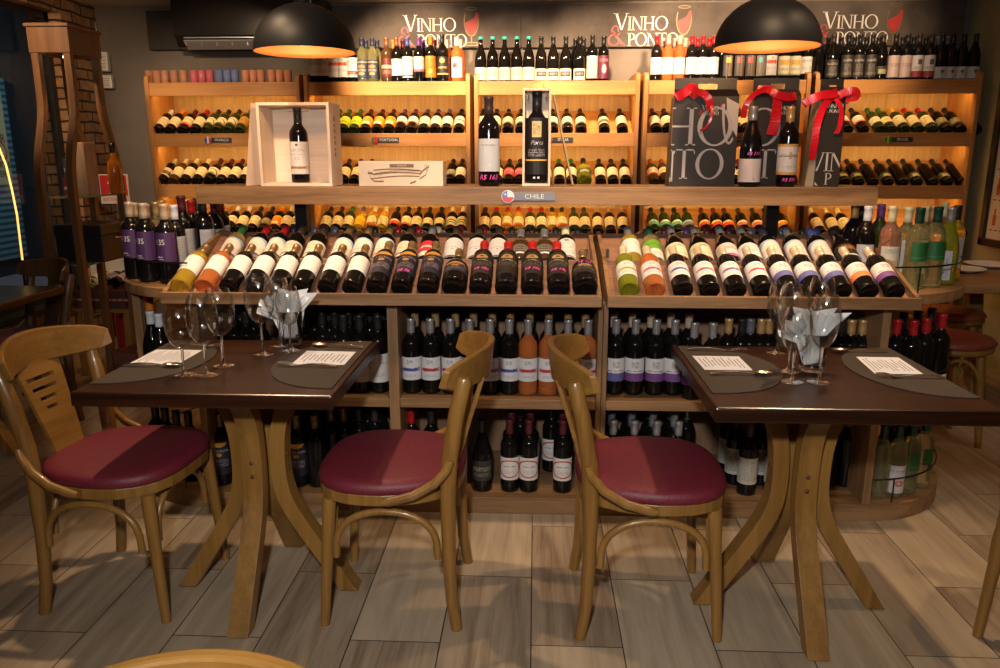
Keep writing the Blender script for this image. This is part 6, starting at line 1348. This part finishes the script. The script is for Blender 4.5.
MB().tube([tuple(p-q[-1]) for p in q], .0055, 8).build('tube', M('reflection_arc_glow', (1, .7, .3), .5, emit=(1, .60, .14), es=1.1), e)
MB().tube([(0, 0, 0), (-.02, .02, -.08), (-.03, .03, -q[-1].z+.02)], .006, 6).build('added_rod', BLK, e)  # rod and base added only to carry the reflection tube
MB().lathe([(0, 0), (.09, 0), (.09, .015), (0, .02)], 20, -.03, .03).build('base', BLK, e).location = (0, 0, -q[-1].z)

# ================================================================ FAR RIGHT: table with plates, two round stools
frt = tag(empty('restaurant_table', (2.46, 4.42, 0)), 'far right wooden table carrying white plates near the olive wall', 'table')
OW = wood('old_oak', (.16, .08, .032), (.27, .15, .065), 'x', .8, .5)
MB().prism([(-.56, -.47), (-.08, -.47), (.60, -.45), (.60, .42), (-.10, .42)], .715, .76).build('tabletop', OW, frt, .004, fix=True)
for sx, sy in ((.27, -.32), (.55, -.32), (.27, .32), (.55, .32)): 
    MB().hexa([(sx-.035, sy-.03, 0), (sx+.035, sy-.03, 0), (sx+.035, sy+.03, 0), (sx-.035, sy+.03, 0), (sx-.12, sy-.03, .715), (sx-.03, sy-.03, .715), (sx-.03, sy+.03, .715), (sx-.12, sy+.03, .715)]).build('leg', OW, frt, .003)
MB().tube([(.53, -.32, .10), (.20, -.32, .62)], .022, 4).build('cross_brace', OW, frt)
POR = M('white_porcelain', (.72, .70, .66), .25)
for i, (px, py, r, lb) in enumerate(((961, 270.5, .125, 'nearer white plate at the left edge of the far right table'), (990, 266, .14, 'farther white plate at the right on the far right table'))):
    c = atZ(px, py, .765); MBp = MB().lathe([(0, 0), (r*.55, 0), (r*.6, .004), (r*.95, .016), (r, .020), (r*.99, .022), (r*.93, .019), (r*.6, .008), (0, .006)], 32)
    o = tag(MBp.build('dinner_plate', POR), lb, 'plate', 'plates on the far right table'); o.location = (c.x, c.y, .7602)
def stool(x, y, z, label, col):
    e = tag(empty('round_stool', (x, y, 0)), label, 'stool'); e.scale = (1.16, 1.16, 1)
    MB().lathe([(0, z-.05), (.165, z-.05), (.175, z-.04), (.175, z-.02), (0, z-.02)], 32).build('seat_ring', CW, e)
    MB().lathe([(0, z-.02), (.17, z-.02), (.182, z-.008), (.170, z+.012), (.12, z+.02), (0, z+.022)], 32).build('seat_pad', col, e)
    for k in range(4):
        a = PI/4+k*PI/2; MB().tube([(.13*math.cos(a), .13*math.sin(a), z-.045), (.17*math.cos(a), .17*math.sin(a), 0)], [.018, .014], 10).build('leg', CW, e)
        MB().tube([((.15-.0*t)*math.cos(a+PI/2*t), (.15-.04*math.sin(PI*t))*math.sin(a+PI/2*t), z-.26+.18*math.sin(PI*t)**.6) for t in [i/10 for i in range(11)]], .009, 8).build('arch_stretcher', CW, e)
    return e
RED_V = noisy('brick_red_vinyl', (.30, .07, .035), (.38, .10, .05), 150, .4, 2)
stool(XY(946, 4.62, .49), 4.62, .49, 'farther round stool with orange-red seat behind the right end shelf', RED_V)
stool(XY(948, 3.80, .52), 3.80, .52, 'nearer round stool with dark red seat beside the right end shelf', noisy('dark_red_vinyl', (.16, .03, .022), (.21, .04, .03), 150, .4, 2))
